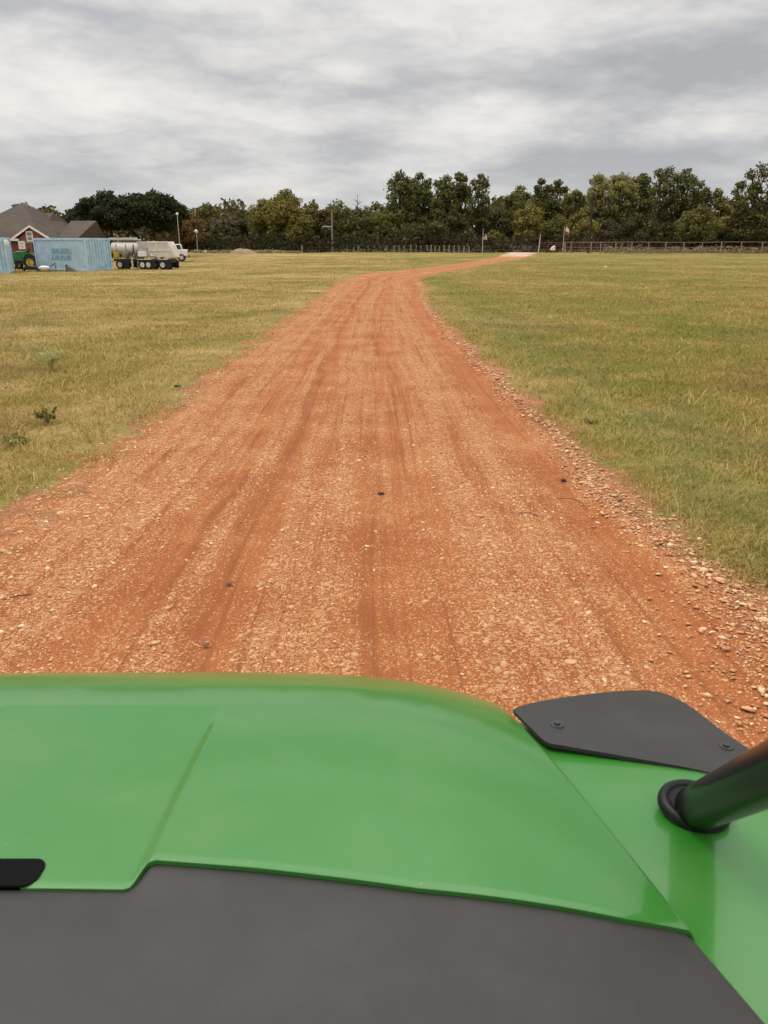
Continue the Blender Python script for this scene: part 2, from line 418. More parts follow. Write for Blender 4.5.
# exact distance to the road for vegetation: nearest centreline sample
cs = c0[::3]; hs = half[::3, 0]; ds = dirn[::3]
def road_cross(x, y):
    out = np.empty(len(x))
    for a in range(0, len(x), 20000):
        dx = x[a:a + 20000, None] - cs[None, :, 0]; dy = y[a:a + 20000, None] - cs[None, :, 1]
        k = np.argmin(dx * dx + dy * dy, 1); r = np.arange(len(k))
        s = dx[r, k] * ds[k, 0] + dy[r, k] * ds[k, 1]; h = hs[k]
        out[a:a + 20000] = np.where(np.abs(s) > h, np.sign(s) * (2.55 + np.abs(s) - h), s / h * 2.55)
    return out

# ---------------------------------------------------------------- gravel
phi = (1 + 5 ** .5) / 2
ICO = np.array([(-1, phi, 0), (1, phi, 0), (-1, -phi, 0), (1, -phi, 0), (0, -1, phi), (0, 1, phi), (0, -1, -phi), (0, 1, -phi), (phi, 0, -1), (phi, 0, 1), (-phi, 0, -1), (-phi, 0, 1)]) / 1.9
ICF = np.array([(0, 11, 5), (0, 5, 1), (0, 1, 7), (0, 7, 10), (0, 10, 11), (1, 5, 9), (5, 11, 4), (11, 10, 2), (10, 7, 6), (7, 1, 8), (3, 9, 4), (3, 4, 2), (3, 2, 6), (3, 6, 8), (3, 8, 9), (4, 9, 5), (2, 4, 11), (6, 2, 10), (8, 6, 7), (9, 8, 1)])
OCT = np.array([(1, 0, 0), (0, 1, 0), (-1, 0, 0), (0, -1, 0), (0, 0, 1), (0, 0, -1)], float)
OCF = np.array([(0, 1, 4), (1, 2, 4), (2, 3, 4), (3, 0, 4), (1, 0, 5), (2, 1, 5), (3, 2, 5), (0, 3, 5)])
def stones(name, P, size, T, TF, label=None):
    n = len(P); k = len(T)
    base = T[None] * (1 + rng.uniform(-.42, .36, (n, k, 1)))
    sc = np.stack([rng.uniform(.75, 1.5, n), rng.uniform(.55, 1.0, n), rng.uniform(.22, .5, n)], -1) * size[:, None]
    v = base * sc[:, None, :]
    tx = rng.normal(0, .28, n); a = rng.uniform(0, 2 * math.pi, n)
    y = v[..., 1] * np.cos(tx)[:, None] - v[..., 2] * np.sin(tx)[:, None]; z = v[..., 1] * np.sin(tx)[:, None] + v[..., 2] * np.cos(tx)[:, None]
    x = v[..., 0]; ca, sa = np.cos(a)[:, None], np.sin(a)[:, None]
    v = np.stack([x * ca - y * sa, x * sa + y * ca, z], -1) + P[:, None, :]
    f = (TF[None] + (np.arange(n) * k)[:, None, None]).reshape(-1, 3)
    o = raw_mesh(name, v.reshape(-1, 3), f, M['stone'])
    return tag(o, kind='stuff')
def road_pts(n, d0, d1, umin=-2.6, umax=2.6):
    v = d0 * (d1 / d0) ** rng.random(n); u = rng.uniform(umin, umax, n)
    k = np.interp(v, va, np.arange(len(va))); k0 = np.clip(k.astype(int), 0, len(va) - 2); fr = (k - k0)[:, None]; k = k0
    cc = c0[k] * (1 - fr) + c0[k + 1] * fr; h = half[k, 0]; s = np.where(np.abs(u) > 2.55, np.sign(u) * (h + np.abs(u) - 2.55), u / 2.55 * h)
    x = cc[:, 0] + dirn[k, 0] * s; y = cc[:, 1] + dirn[k, 1] * s
    return x, y, u, v
def keep_band(u, v, p=1.):
    g = .66 + 0 * u
    for c, w in ((-1.15, .16), (-.62, .15), (.45, .3), (1.95, .24)):
        g = g - .8 * np.exp(-((u - c - .1 * np.sin(v * .13)) / w) ** 2)
    g = g * (.35 + 1.3 * fbm(u * 1.6, v * .5, 3, 4))
    return rng.random(len(u)) < g * p
x, y, u, v = road_pts(95000, 2.0, 46)
k = keep_band(u, v); x, y, u, v = x[k], y[k], u[k], v[k]
sz = rng.lognormal(0, .45, len(x)) * .0052 * (v / 4) ** .42
sz = np.clip(sz, .003, .030)
Zr = gz(x, y) + .034 + road_z(u, v)
near = v < 8
P = np.stack([x, y, Zr + sz * .10], -1)
stones('road_gravel', P[near], sz[near], ICO, ICF); stones('road_gravel', P[~near], sz[~near], OCT, OCF)
# scattered larger stones
x, y, u, v = road_pts(1900, 2.2, 30); k = keep_band(u, v, .8); x, y, u, v = x[k], y[k], u[k], v[k]
sz = rng.uniform(.009, .021, len(x)); Zr = gz(x, y) + .034 + road_z(u, v)
stones('road_stones', np.stack([x, y, Zr + sz * .08], -1), sz, ICO, ICF)
# windrow along the right edge, ragged on the left edge
x, y, u, v = road_pts(34000, 2.4, 60, 1.6, 3.1)
c = 2.40 + .08 * np.sin(v * 1.7) + .14 * (fbm(v * .8, v * 0, 9, 3) - .5) ; wd = .13 + .24 * np.clip((7 - v) / 5, 0, 1)
k = rng.random(len(u)) < np.exp(-((u - c) / wd) ** 2) * np.where(v > 20, .55 + .45 * (fbm(v * .5, v * 0, 4, 2) > .45), 1)
x, y, u, v, c = x[k], y[k], u[k], v[k], c[k]
sz = np.clip(rng.lognormal(0, .5, len(x)) * .0100 * (v / 5) ** .42, .004, .036)
Zr = gz(x, y) + .034 + road_z(u, v)
stones('edge_gravel', np.stack([x, y, Zr + rng.uniform(-.004, .014, len(x))], -1), sz, ICO, ICF)
x, y, u, v = road_pts(6000, 3.5, 34, -3.3, -2.0)
k = rng.random(len(u)) < np.exp(-((u + 2.45) / .35) ** 2) * .8; x, y, u, v = x[k], y[k], u[k], v[k]
sz = np.clip(rng.lognormal(0, .45, len(x)) * .010, .005, .032)
stones('edge_gravel', np.stack([x, y, gz(x, y) + .032 + road_z(u, v) + sz * .1], -1), sz, ICO, ICF)

# ---------------------------------------------------------------- grass
def grass(name, n, d0, d1, hscale, wscale, half_ang=R(37), lo=0.):
    d = d0 * (d1 / d0) ** rng.random(n); a = rng.uniform(lo, half_ang, n) * rng.choice([-1, 1], n)
    x = d * np.sin(a); y = d * np.cos(a)
    e = road_cross(x, y)
    rag = 2.46 + np.where(e < 0, 2.3, 1.3) * (fbm(x * 1.1, y * 1.1, 21, 4) - .5) + np.where(e < 0, -.05, .0)
    prob = np.clip((np.abs(e) - rag) / np.where(e < 0, .9, .35), 0, 1)
    clump = .15 + 1.6 * fbm(x * 2.2, y * 2.2, 31, 3)
    prob = prob * np.clip(clump, .25, 1) * np.where((np.abs(e) < 4) & (e < 0), .75, 1)
    k = rng.random(n) < prob; x, y, d, e = x[k], y[k], d[k], e[k]; n = len(x)
    tall = .55 + 1.0 * fbm(x * .9, y * .9, 41, 3)
    h = rng.uniform(.4, 1.15, n) * hscale * tall; w = wscale * (d / 5) ** .75 * rng.uniform(.6, 1.3, n)
    z = gz(x, y) - .004 + .034 * np.clip((3.9 - np.abs(e)) / .5, 0, 1)
    th = rng.uniform(0, 2 * math.pi, n); lean = rng.uniform(.3, 1.9, n) * h; ph = th + rng.normal(0, .6, n) + math.pi / 2
    wx, wy = np.cos(th) * w, np.sin(th) * w; lx, ly = np.cos(ph) * lean, np.sin(ph) * lean
    v = np.empty((n, 5, 3))
    v[:, 0] = np.stack([x - wx, y - wy, z], -1); v[:, 1] = np.stack([x + wx, y + wy, z], -1)
    v[:, 2] = np.stack([x + wx * .8 + lx * .35, y + wy * .8 + ly * .35, z + h * .6], -1)
    v[:, 3] = np.stack([x - wx * .8 + lx * .35, y - wy * .8 + ly * .35, z + h * .6], -1)
    v[:, 4] = np.stack([x + lx, y + ly, z + h * .95], -1)
    b = np.arange(n)[:, None] * 5
    f = np.concatenate([b + np.array([[0, 1, 2]]), b + np.array([[0, 2, 3]]), b + np.array([[3, 2, 4]])], 1).reshape(-1, 3)
    o = raw_mesh(name, v.reshape(-1, 3), f, M['blade'])
    return tag(o, kind='stuff')
grass('grass', 560000, 3.6, 95, .055, .0026)
grass('grass', 90000, 2.6, 12, .055, .0028, R(66), R(37))
grass('grass_tufts', 15000, 5, 45, .11, .0030)

# ---------------------------------------------------------------- foliage
def leaf_cloud(centers, radii, n_each, size, flat=.8, shell=.3):
    C = np.repeat(np.array(centers), n_each, 0); Rr = np.repeat(np.array(radii), n_each)
    n = len(C); d = rng.normal(size=(n, 3)); d /= np.linalg.norm(d, axis=1)[:, None]
    r = Rr * (shell + (1 - shell) * rng.random(n) ** .6) * rng.uniform(.75, 1.2, n)
    P = C + d * r[:, None] * np.array([1, 1, flat])
    nrm = d * .7 + rng.normal(size=(n, 3)) * .75 + np.array([0, 0, .3]); nrm /= np.linalg.norm(nrm, axis=1)[:, None]
    t = np.cross(nrm, rng.normal(size=(n, 3))); t /= np.linalg.norm(t, axis=1)[:, None]; b = np.cross(nrm, t)
    s = size * rng.uniform(.55, 1.4, n)[:, None]; q = rng.uniform(.45, .9, n)[:, None]
    v = np.stack([P - t * s, P - b * s * q, P + t * s, P + b * s * q], 1)
    return v.reshape(-1, 3), (np.arange(n)[:, None] * 4 + np.arange(4)[None])
def tree(px, topy, hwpx, y, mat, label, name='oak_tree', lobes=26, leaves=190, low=.22, sparse=0., group=None, bark='bark', lsize=.17, flat=.75, trunks=1, basepx=None, cat='tree'):
    top = W(px, topy, y); base = Vector((top.x, y, float(gz(top.x, y))))
    H = top.z - base.z; hw = hwpx * (y * cp) / F
    root = empty(name, base, label, cat, group)
    cs_, rs_ = [], []; tries = 0
    hw *= 1.28
    cz, hh = H * (low + 1) / 2, H * (1 - low) / 2
    dp = min(hw, 4.5) * .9; ox = top.x - base.x
    lr = min(1.55, hw * .5, hh * .5) * (1.0 if not sparse else .86)
    lobes = int(lobes * 1.25)
    kx = rng.uniform(.75, 1.0, 8)                            # uneven outline
    while len(cs_) < lobes and tries < 5000:
        tries += 1
        p = rng.uniform(-1, 1, 3); a_ = math.atan2(p[2], p[0]); kr = kx[int((a_ + math.pi) / (2 * math.pi) * 7.99)]
        rr = (abs(p[0]) ** 2.3 + abs(p[1]) ** 2.3 + abs(p[2]) ** 2.3) ** (1 / 2.3)
        if rr > kr or (rr < .3 and rng.random() < .6): continue
        if p[2] < -.3 and sparse and rng.random() < .4: continue
        r = lr * rng.uniform(.5, 1.15)
        c = np.array([p[0] * (hw - r * .6) + ox * (p[2] + 1) / 2, p[1] * dp, cz + p[2] * (hh - r * .7)])
        if any(np.linalg.norm((c - d_) * np.array([1, .6, 1])) < (sparse or .22) * 1.25 * (r + r2) for d_, r2 in zip(cs_, rs_)): continue
        cs_.append(c); rs_.append(r)
    for k_ in range(3):
        r = lr * rng.uniform(.55, .8); cs_.append(np.array([ox + (k_ - 1) * lr * .8 + rng.uniform(-.3, .3), rng.uniform(-.5, .5), H - r * .8 - abs(k_ - 1) * lr * rng.uniform(.3, .9)])); rs_.append(r)
    leaves = int(leaves * 1.15)
    v, f = leaf_cloud(cs_, rs_, leaves, lsize, flat)
    # trunk and limbs
    b = MB(); tr = max(.13, H * .028)
    forks = []
    for k in range(trunks):
        a = 0 if trunks == 1 else (k / (trunks - 1) - .5) * 1.1
        fx = a * hw * .9 + ox * .3; fk = Vector((fx, rng.uniform(-.3, .3), H * max(low, .18) * 1.15))
        forks.append(fk); b0 = Vector((a * hw * .25, 0, -.15))
        b.tube([b0, b0.lerp(fk, .5) + Vector((0, 0, .05 * H)), fk], [tr * 1.25, tr, tr * .8], 8)
    limbs = MB()
    for c, r in zip(cs_, rs_):
        c = Vector(c); fk = min(forks, key=lambda q: (q - c).length)
        mid = fk.lerp(c, .5) + Vector((0, 0, .04 * H)) + Vector(rng.normal(0, .03 * H, 3))
        limbs.tube([fk, mid, c], [tr * .45, tr * .28, tr * .10], 5, caps=False)
        for j in range(3):
            dd = Vector(rng.normal(size=3)).normalized(); dd.z = abs(dd.z) * .8
            limbs.tube([mid.lerp(c, .6), c + dd * r * .9], [tr * .14, tr * .04], 4, caps=False)
    tk = b.build('trunk', M[bark], root, smooth=True)
    lb = limbs.build('limbs', M[bark], tk, smooth=True, fix=False)
    raw_mesh('crown', v, f, M[mat], root)
    return root
TG = 'oaks and elms along the far fence line'
T = [ # px, top y, half width px, distance, material, label, opts
 (106, 189, 31, 97, 'dark', 'broad dark live oak just right of the brick house roof', dict(name='live_oak', lobes=64, leaves=210, low=.33, trunks=3, flat=.7)),
 (150, 189, 35, 99, 'dark', 'broad dark live oak behind the hopper trailer, crown falling to the tall lamp pole', dict(name='live_oak', lobes=72, leaves=210, low=.33, trunks=3, flat=.7)),
 (76, 207, 12, 102, 'dark', 'small dark tree peeping over the brown roof beside the live oaks', dict(name='oak_tree', lobes=12)),
 (190, 215, 15, 118, 'rust', 'rusty brown small tree between the two white lamps', dict(name='small_tree', lobes=18, low=.05)),
 (207, 202, 14, 135, 'mid', 'thin topped green tree behind the white globe lamp', dict(sparse=.45, lobes=18)),
 (225, 212, 14, 128, 'grey', 'greyish half bare tree right of the globe lamp', dict(name='bare_tree', lobes=20, low=.1, leaves=90)),
 (243, 209, 13, 132, 'under', 'dull brown green tree above the dirt mound', dict(lobes=20, low=.1)),
 (262, 198, 17, 128, 'yellow', 'yellow green bushy tree left of the tallest yellow green one', dict(lobes=28, low=.08)),
 (285, 187, 17, 124, 'yellow', 'tall yellow green tree with a narrow knob top, right of the dirt mound', dict(lobes=34, low=.06)),
 (299, 208, 13, 122, 'yellow', 'low yellow green tree hanging over the fence beside the maroon rails', dict(lobes=20, low=.05)),
 (313, 202, 12, 134, 'mid', 'round green tree just left of the utility pole with a single arm', dict(lobes=20, low=.08)),
 (340, 199, 18, 132, 'mid', 'round domed green tree behind the utility pole', dict(lobes=30, low=.06)),
 (358, 207, 8, 136, 'under', 'slim dull tree under the bare grey spike', dict(lobes=12, low=.05)),
 (377, 201, 14, 133, 'mid', 'mid green tree left of the very tall oaks', dict(lobes=24, low=.06)),
 (400, 170, 15, 130, 'oak', 'very tall ragged oak, leftmost of the high group', dict(lobes=38, low=.12, sparse=.46, leaves=120)),
 (420, 172, 15, 134, 'oak', 'tall oak with a flat top in the middle of the high group', dict(lobes=40, low=.08, sparse=.3)),
 (445, 174, 13, 131, 'oak', 'tall dark oak with a pointed top left of the two knobbed crowns', dict(lobes=36, low=.08)),
 (461, 171, 9, 133, 'oak', 'tall oak with a narrow round knob top above the first flag', dict(lobes=24, low=.1)),
 (480, 173, 12, 130, 'oak', 'tall oak with a loose open crown at the right end of the high group', dict(lobes=24, low=.2, sparse=.52, leaves=95)),
 (497, 209, 15, 132, 'under', 'low dull tree in the dip behind the end of the road', dict(lobes=22, low=.05)),
 (520, 184, 15, 131, 'mid', 'mid green oak right of the dip in the tree line', dict(lobes=34, low=.08, sparse=.32)),
 (530, 203, 15, 124, 'yellow', 'lower yellowish tree in front above the leaning white post', dict(lobes=26, low=.05)),
 (543, 178, 11, 134, 'oak', 'dark crowned oak behind the leaning white post', dict(lobes=26, low=.1)),
 (559, 179, 11, 134, 'oak', 'dark round topped oak behind the red and white flag', dict(lobes=26, low=.1)),
 (576, 189, 13, 130, 'mid', 'broad green tree just left of the dark utility pole', dict(lobes=30, low=.06)),
 (600, 173, 16, 129, 'light', 'pale loose tree just right of the dark utility pole', dict(lobes=34, low=.15, sparse=.35, leaves=130)),
 (624, 171, 16, 131, 'light', 'pale feathery tree with thin top in the right half', dict(lobes=34, low=.15, sparse=.38, leaves=120)),
 (643, 172, 12, 133, 'oak', 'dark oak leaning on the pale feathery tree', dict(lobes=26, low=.1)),
 (668, 165, 15, 127, 'oak', 'tall open dark oak with twigs against the sky on the right', dict(lobes=30, low=.25, sparse=.55, leaves=90)),
 (689, 167, 14, 128, 'oak', 'tall dark oak with a wide flat crown right of the open one', dict(lobes=28, low=.2, sparse=.5, leaves=105)),
 (704, 186, 10, 130, 'oak', 'shorter dark tree stepping down from the wide flat oak', dict(lobes=20, low=.08)),
 (719, 188, 12, 130, 'mid', 'pointed green tree in the gap before the last tall oak', dict(lobes=26, low=.06)),
 (738, 197, 10, 132, 'under', 'low dull tree beside the last tall oak', dict(lobes=20, low=.06)),
 (762, 162, 22, 116, 'oak', 'large open oak cut by the right edge of the photo', dict(lobes=40, low=.22, sparse=.56, leaves=85)),
 (800, 168, 26, 118, 'oak', 'large oak past the right edge of the photo', dict(lobes=40, low=.15)),
 (842, 178, 26, 124, 'mid', 'green tree past the right edge of the photo', dict(lobes=30, low=.1)),
 (-40, 196, 30, 112, 'dark', 'dark tree behind the left end of the house', dict(lobes=30, low=.1)),
 # lower trees filling the front of the wood
 (178, 226, 12, 122, 'under', 'dull low tree behind the white pickup', dict(lobes=14, low=.03)),
 (214, 228, 17, 125, 'under', 'dull low tree right behind the small globe lamp post', dict(lobes=14, low=.03)),
 (325, 209, 10, 122, 'under', 'low dark tree behind the arm of the utility pole', dict(lobes=14, low=.03)),
 (362, 230, 20, 126, 'under', 'low brownish tree under the bare grey spike', dict(lobes=16, low=.03)),
 (392, 204, 14, 128, 'mid', 'low green tree before the leftmost very tall oak', dict(lobes=18, low=.03)),
 (424, 216, 22, 122, 'under', 'low dull tree before the middle of the high group', dict(lobes=20, low=.03)),
 (456, 210, 13, 128, 'under', 'low dull tree left of the first flagpole', dict(lobes=18, low=.03)),
 (494, 230, 15, 124, 'mid', 'low green tree right of the first flagpole', dict(lobes=16, low=.03)),
 (556, 214, 15, 127, 'mid', 'low bright green tree beside the red and white flag', dict(lobes=18, low=.03)),
 (582, 210, 16, 124, 'yellow', 'low yellow green tree at the foot of the dark utility pole', dict(lobes=16, low=.03)),
 (610, 218, 13, 128, 'grey', 'low greyish tree below the pale loose trees', dict(lobes=20, low=.03)),
 (640, 212, 21, 125, 'under', 'low dark tree behind the fifth pipe fence post', dict(lobes=20, low=.03)),
 (672, 216, 15, 126, 'under', 'low brown green tree below the tall open oak', dict(lobes=20, low=.03)),
 (700, 203, 16, 119, 'mid', 'low green tree below the shorter dark tree', dict(lobes=20, low=.03)),
 (724, 215, 19, 123, 'yellow', 'low yellow green tree below the pointed green tree', dict(lobes=20, low=.03)),
 (752, 204, 18, 116, 'under', 'low brownish tree under the oak at the right edge', dict(lobes=22, low=.03)),
]
for px, ty, hw, d, mat, lab, kw in T:
    kw = dict(kw); nm = kw.pop('name', 'oak_tree')
    tree(px, ty, hw, d, mat, lab, name=nm, group=TG if d > 104 else None, **kw)
# bare grey spike
b = on(358, 131); t_ = W(358, 194, 131); root = empty('dead_tree', b, 'bare grey dead tree poking up like a spike', 'tree')
H = t_.z - b.z; mb = MB(); mb.tube([(0, 0, -.1), (.05, 0, H * .6), (0, 0, H)], [.16, .1, .02], 6)
tk = mb.build('trunk', M['palebark'], root); mb = MB()
for k in range(26):
    z0 = H * rng.uniform(.4, .97); a = rng.uniform(0, 6.28); l = (H - z0) * .35 + .3
    mb.tube([(0, 0, z0), (math.cos(a) * l, math.sin(a) * l, z0 + l * .6)], [.04, .012], 4)
mb.build('limbs', M['palebark'], tk)
# far wood behind and undergrowth: uncountable masses
def mass(name, n, pxr, yr, zfun, size, mat, lowbias=1.):
    px = rng.uniform(pxr[0], pxr[1], n); y = rng.uniform(yr[0], yr[1], n)
    x = (px - 384) / F * (y * cp); g = gz(x, y)
    top = zfun(px, y)
    P = np.stack([x, y, g + top * rng.random(n) ** lowbias], -1)
    v, f = leaf_cloud(P, np.full(n, size * 1.5), 2, size)
    return tag(raw_mesh(name, v, f, M[mat]), kind='stuff')
mass('far_woods', 30000, (-260, 1050), (146, 170), lambda px, y: 7.2 + 4.0 * (fbm(px / 26, px * 0, 3, 3) - .5) * 2, .42, 'under')
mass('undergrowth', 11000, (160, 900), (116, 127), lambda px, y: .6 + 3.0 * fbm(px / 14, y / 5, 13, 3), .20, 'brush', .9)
mass('dry_brush', 3800, (604, 900), (111, 115), lambda px, y: .35 + 1.5 * np.clip(fbm(px / 9, y / 2, 17, 3) - .2, 0, 1), .10, 'straw', 1.)
mass('fence_weeds', 2600, (300, 600), (118, 120), lambda px, y: .2 + .4 * fbm(px / 9, y / 2, 19, 3), .09, 'straw', 1.)
mass('fence_weeds', 2200, (190, 300), (112, 115), lambda px, y: .15 + .35 * fbm(px / 9, y / 2, 23, 3), .09, 'straw', 1.)

# ---------------------------------------------------------------- house
def hip(mb, x0, x1, y0, y1, ze, rx0, rx1, ry, zr):
    mb.add([(x0, y0, ze), (x1, y0, ze), (x1, y1, ze), (x0, y1, ze), (rx0, ry, zr), (rx1, ry, zr)],
           [(0, 1, 5, 4), (1, 2, 5), (2, 3, 4, 5), (3, 0, 4), (3, 2, 1, 0)])
def shingle_mat():
    m = NT('roof_shingles', .9, .15); tc = m.node('ShaderNodeTexCoord').outputs['Object']
    br = m.node('ShaderNodeTexBrick'); br.inputs['Scale'].default_value = 3.5
    br.inputs['Color1'].default_value = (.095, .074, .058, 1); br.inputs['Color2'].default_value = (.076, .059, .047, 1); br.inputs['Mortar'].default_value = (.033, .027, .024, 1)
    m.L(m.scale_vec(tc, (1, 1, 1.6)), br.inputs['Vector'])
    m.col(m.mix(.5, br.outputs[0], m.ramp(m.noise(.5, 5, .6, tc), [(.3, (.058, .046, .037)), (.7, (.115, .092, .072))])))
    return m.m
def brick_mat():
    m = NT('red_brick', .9, .15); tc = m.node('ShaderNodeTexCoord').outputs['Object']
    cx = m.node('ShaderNodeSeparateXYZ'); m.L(tc, cx.inputs[0]); cb = m.node('ShaderNodeCombineXYZ')
    m.L(m.math('ADD', cx.outputs[0], cx.outputs[1]), cb.inputs[0]); m.L(cx.outputs[2], cb.inputs[1])
    br = m.node('ShaderNodeTexBrick'); br.inputs['Scale'].default_value = 4.2
    br.inputs['Color1'].default_value = (.25, .085, .062, 1); br.inputs['Color2'].default_value = (.18, .06, .048, 1); br.inputs['Mortar'].default_value = (.27, .19, .16, 1)
    br.inputs['Mortar Size'].default_value = .012
    m.L(cb.outputs[0], br.inputs['Vector']); m.col(br.outputs[0]); return m.m
M['shingle'], M['brick'] = shingle_mat(), brick_mat()
D = 76.
def hx(px, y=D, py=239): return W(px, py, y).x
house = empty('brick_house', (0, 0, 0), 'red brick house with a big brown hipped roof at the left edge', 'house')
ze = W(30, 238.6, D).z
rf = MB()
hip(rf, hx(-62), hx(97, D + 17), D + 1.6, D + 17, ze, hx(21.5, D + 9, 203), hx(24.5, D + 9, 203), D + 9, W(23, 203, D + 9).z)
hip(rf, hx(18), hx(92, D + 19), D + 4.5, D + 19, ze + .05, hx(42.5, D + 12, 213), hx(53, D + 12, 213), D + 12, W(47, 212.8, D + 12).z)
hip(rf, hx(56.5, D), hx(106, D + 8.3), D + .3, D + 8.3, ze - .03, hx(71, D + 4.3, 221), hx(96.5, D + 4.3, 221), D + 4.3, W(80, 220.7, D + 4.3).z)
roof = rf.build('roof', M['shingle'], house)
ch = MB().box(hx(12.2, 88, 206), hx(17, 88, 206), 88, 89, W(14, 214, 88).z, W(14, 206.2, 88).z); ch.box(hx(11.6, 88, 206), hx(17.6, 88, 206), 87.9, 89.1, W(14, 206.2, 88).z, W(14, 204.8, 88).z)
ch.build('chimney', M['greywall'], roof)
for px, py, w_ in ((43.5, 229, 1.2), (51, 229.5, 2.2)):
    p = W(px, py + 1.5, D + 3.2)
    MB().box(p.x - w_ * .05, p.x + w_ * .05, p.y - .1, p.y + .1, p.z - .6, p.z + .18).build('roof_vent', M['palepipe'], roof)
gx0, gx1, gxa = hx(12, D - .8), hx(50, D - .8), hx(29.3, D - .8, 226); gza = W(29.3, 226, D).z; gf = float(gz(gxa, D))
wl = MB()
wl.prism([(gx0 + .5, gf - .2), (gx1 - .5, gf - .2), (gx1 - .5, ze - .02), (gxa, gza - .12), (gx0 + .5, ze - .02)], D - .6, D + 4)
wl.box(hx(-60), hx(17.5), D + 2.0, D + 16, gf - .2, ze - .01); wl.box(hx(50), hx(90, 92), D + 2.4, D + 16, gf - .2, ze - .01)
wl.box(hx(59), hx(104, D + 8), D + .7, D + 8, gf - .2, ze - .04)
wall = wl.build('wall', M['brick'], house)
# front gable roof planes, white bargeboards, eaves
gr = MB(); gr.add([(gx0, D - .8, ze), (gxa, D - .8, gza), (gxa, D + 5.5, gza), (gx0, D + 5.5, ze), (gx1, D - .8, ze), (gx1, D + 5.5, ze)], [(0, 1, 2, 3), (1, 4, 5, 2)])
g2 = gr.build('gable_roof', M['shingle'], house)
tr_ = MB()
for xa in (gx0, gx1):
    tr_.add([(xa, D - .83, ze - .14), (gxa, D - .83, gza - .14), (gxa, D - .83, gza + .05), (xa, D - .83, ze + .05), (xa, D - .9, ze - .14), (gxa, D - .9, gza - .14), (gxa, D - .9, gza + .05), (xa, D - .9, ze + .05)],
            [(0, 1, 2, 3), (4, 5, 6, 7), (0, 1, 5, 4), (3, 2, 6, 7), (0, 3, 7, 4), (1, 2, 6, 5)])
tr_.build('bargeboard', M['white'], g2)
MB().box(hx(-62), hx(17.6), D + 1.45, D + 1.58, ze - .2, ze).build('eave_board', M['white'], house)
MB().box(hx(56.5), hx(106, D + 8), D + .18, D + .28, ze - .22, ze - .04).build('eave_board', M['white'], house)
for (a, b_, c_, d_, yy) in ((26.8, 33.5, 231.2, 241.5, D - .6), (17.8, 24.4, 241, 249, D - .6), (-12, -4, 241, 250, D + 2)):
    z1, z0 = W(30, c_, D).z, W(30, d_, D).z
    wf = MB(); xa, xb = hx(a, yy), hx(b_, yy)
    wf.box(xa, xb, yy - .06, yy - .003, z0, z0 + .1); wf.box(xa, xb, yy - .06, yy - .003, z1 - .12, z1)
    wf.box(xa, xa + .1, yy - .06, yy - .003, z0 + .1, z1 - .12); wf.box(xb - .1, xb, yy - .06, yy - .003, z0 + .1, z1 - .12)
    wf.box(xa + .1, xb - .1, yy - .055, yy - .003, (z0 + z1) / 2 - .04, (z0 + z1) / 2 + .04)
    w_ = wf.build('window', M['white'], house)
    pn = MB().box(xa + .1, xb - .1, yy - .03, yy - .002, z0 + .1, z1 - .12)
    pn.build('pane', M['winglass'] if yy < D and a > 20 else M['dirtywhite'], w_)

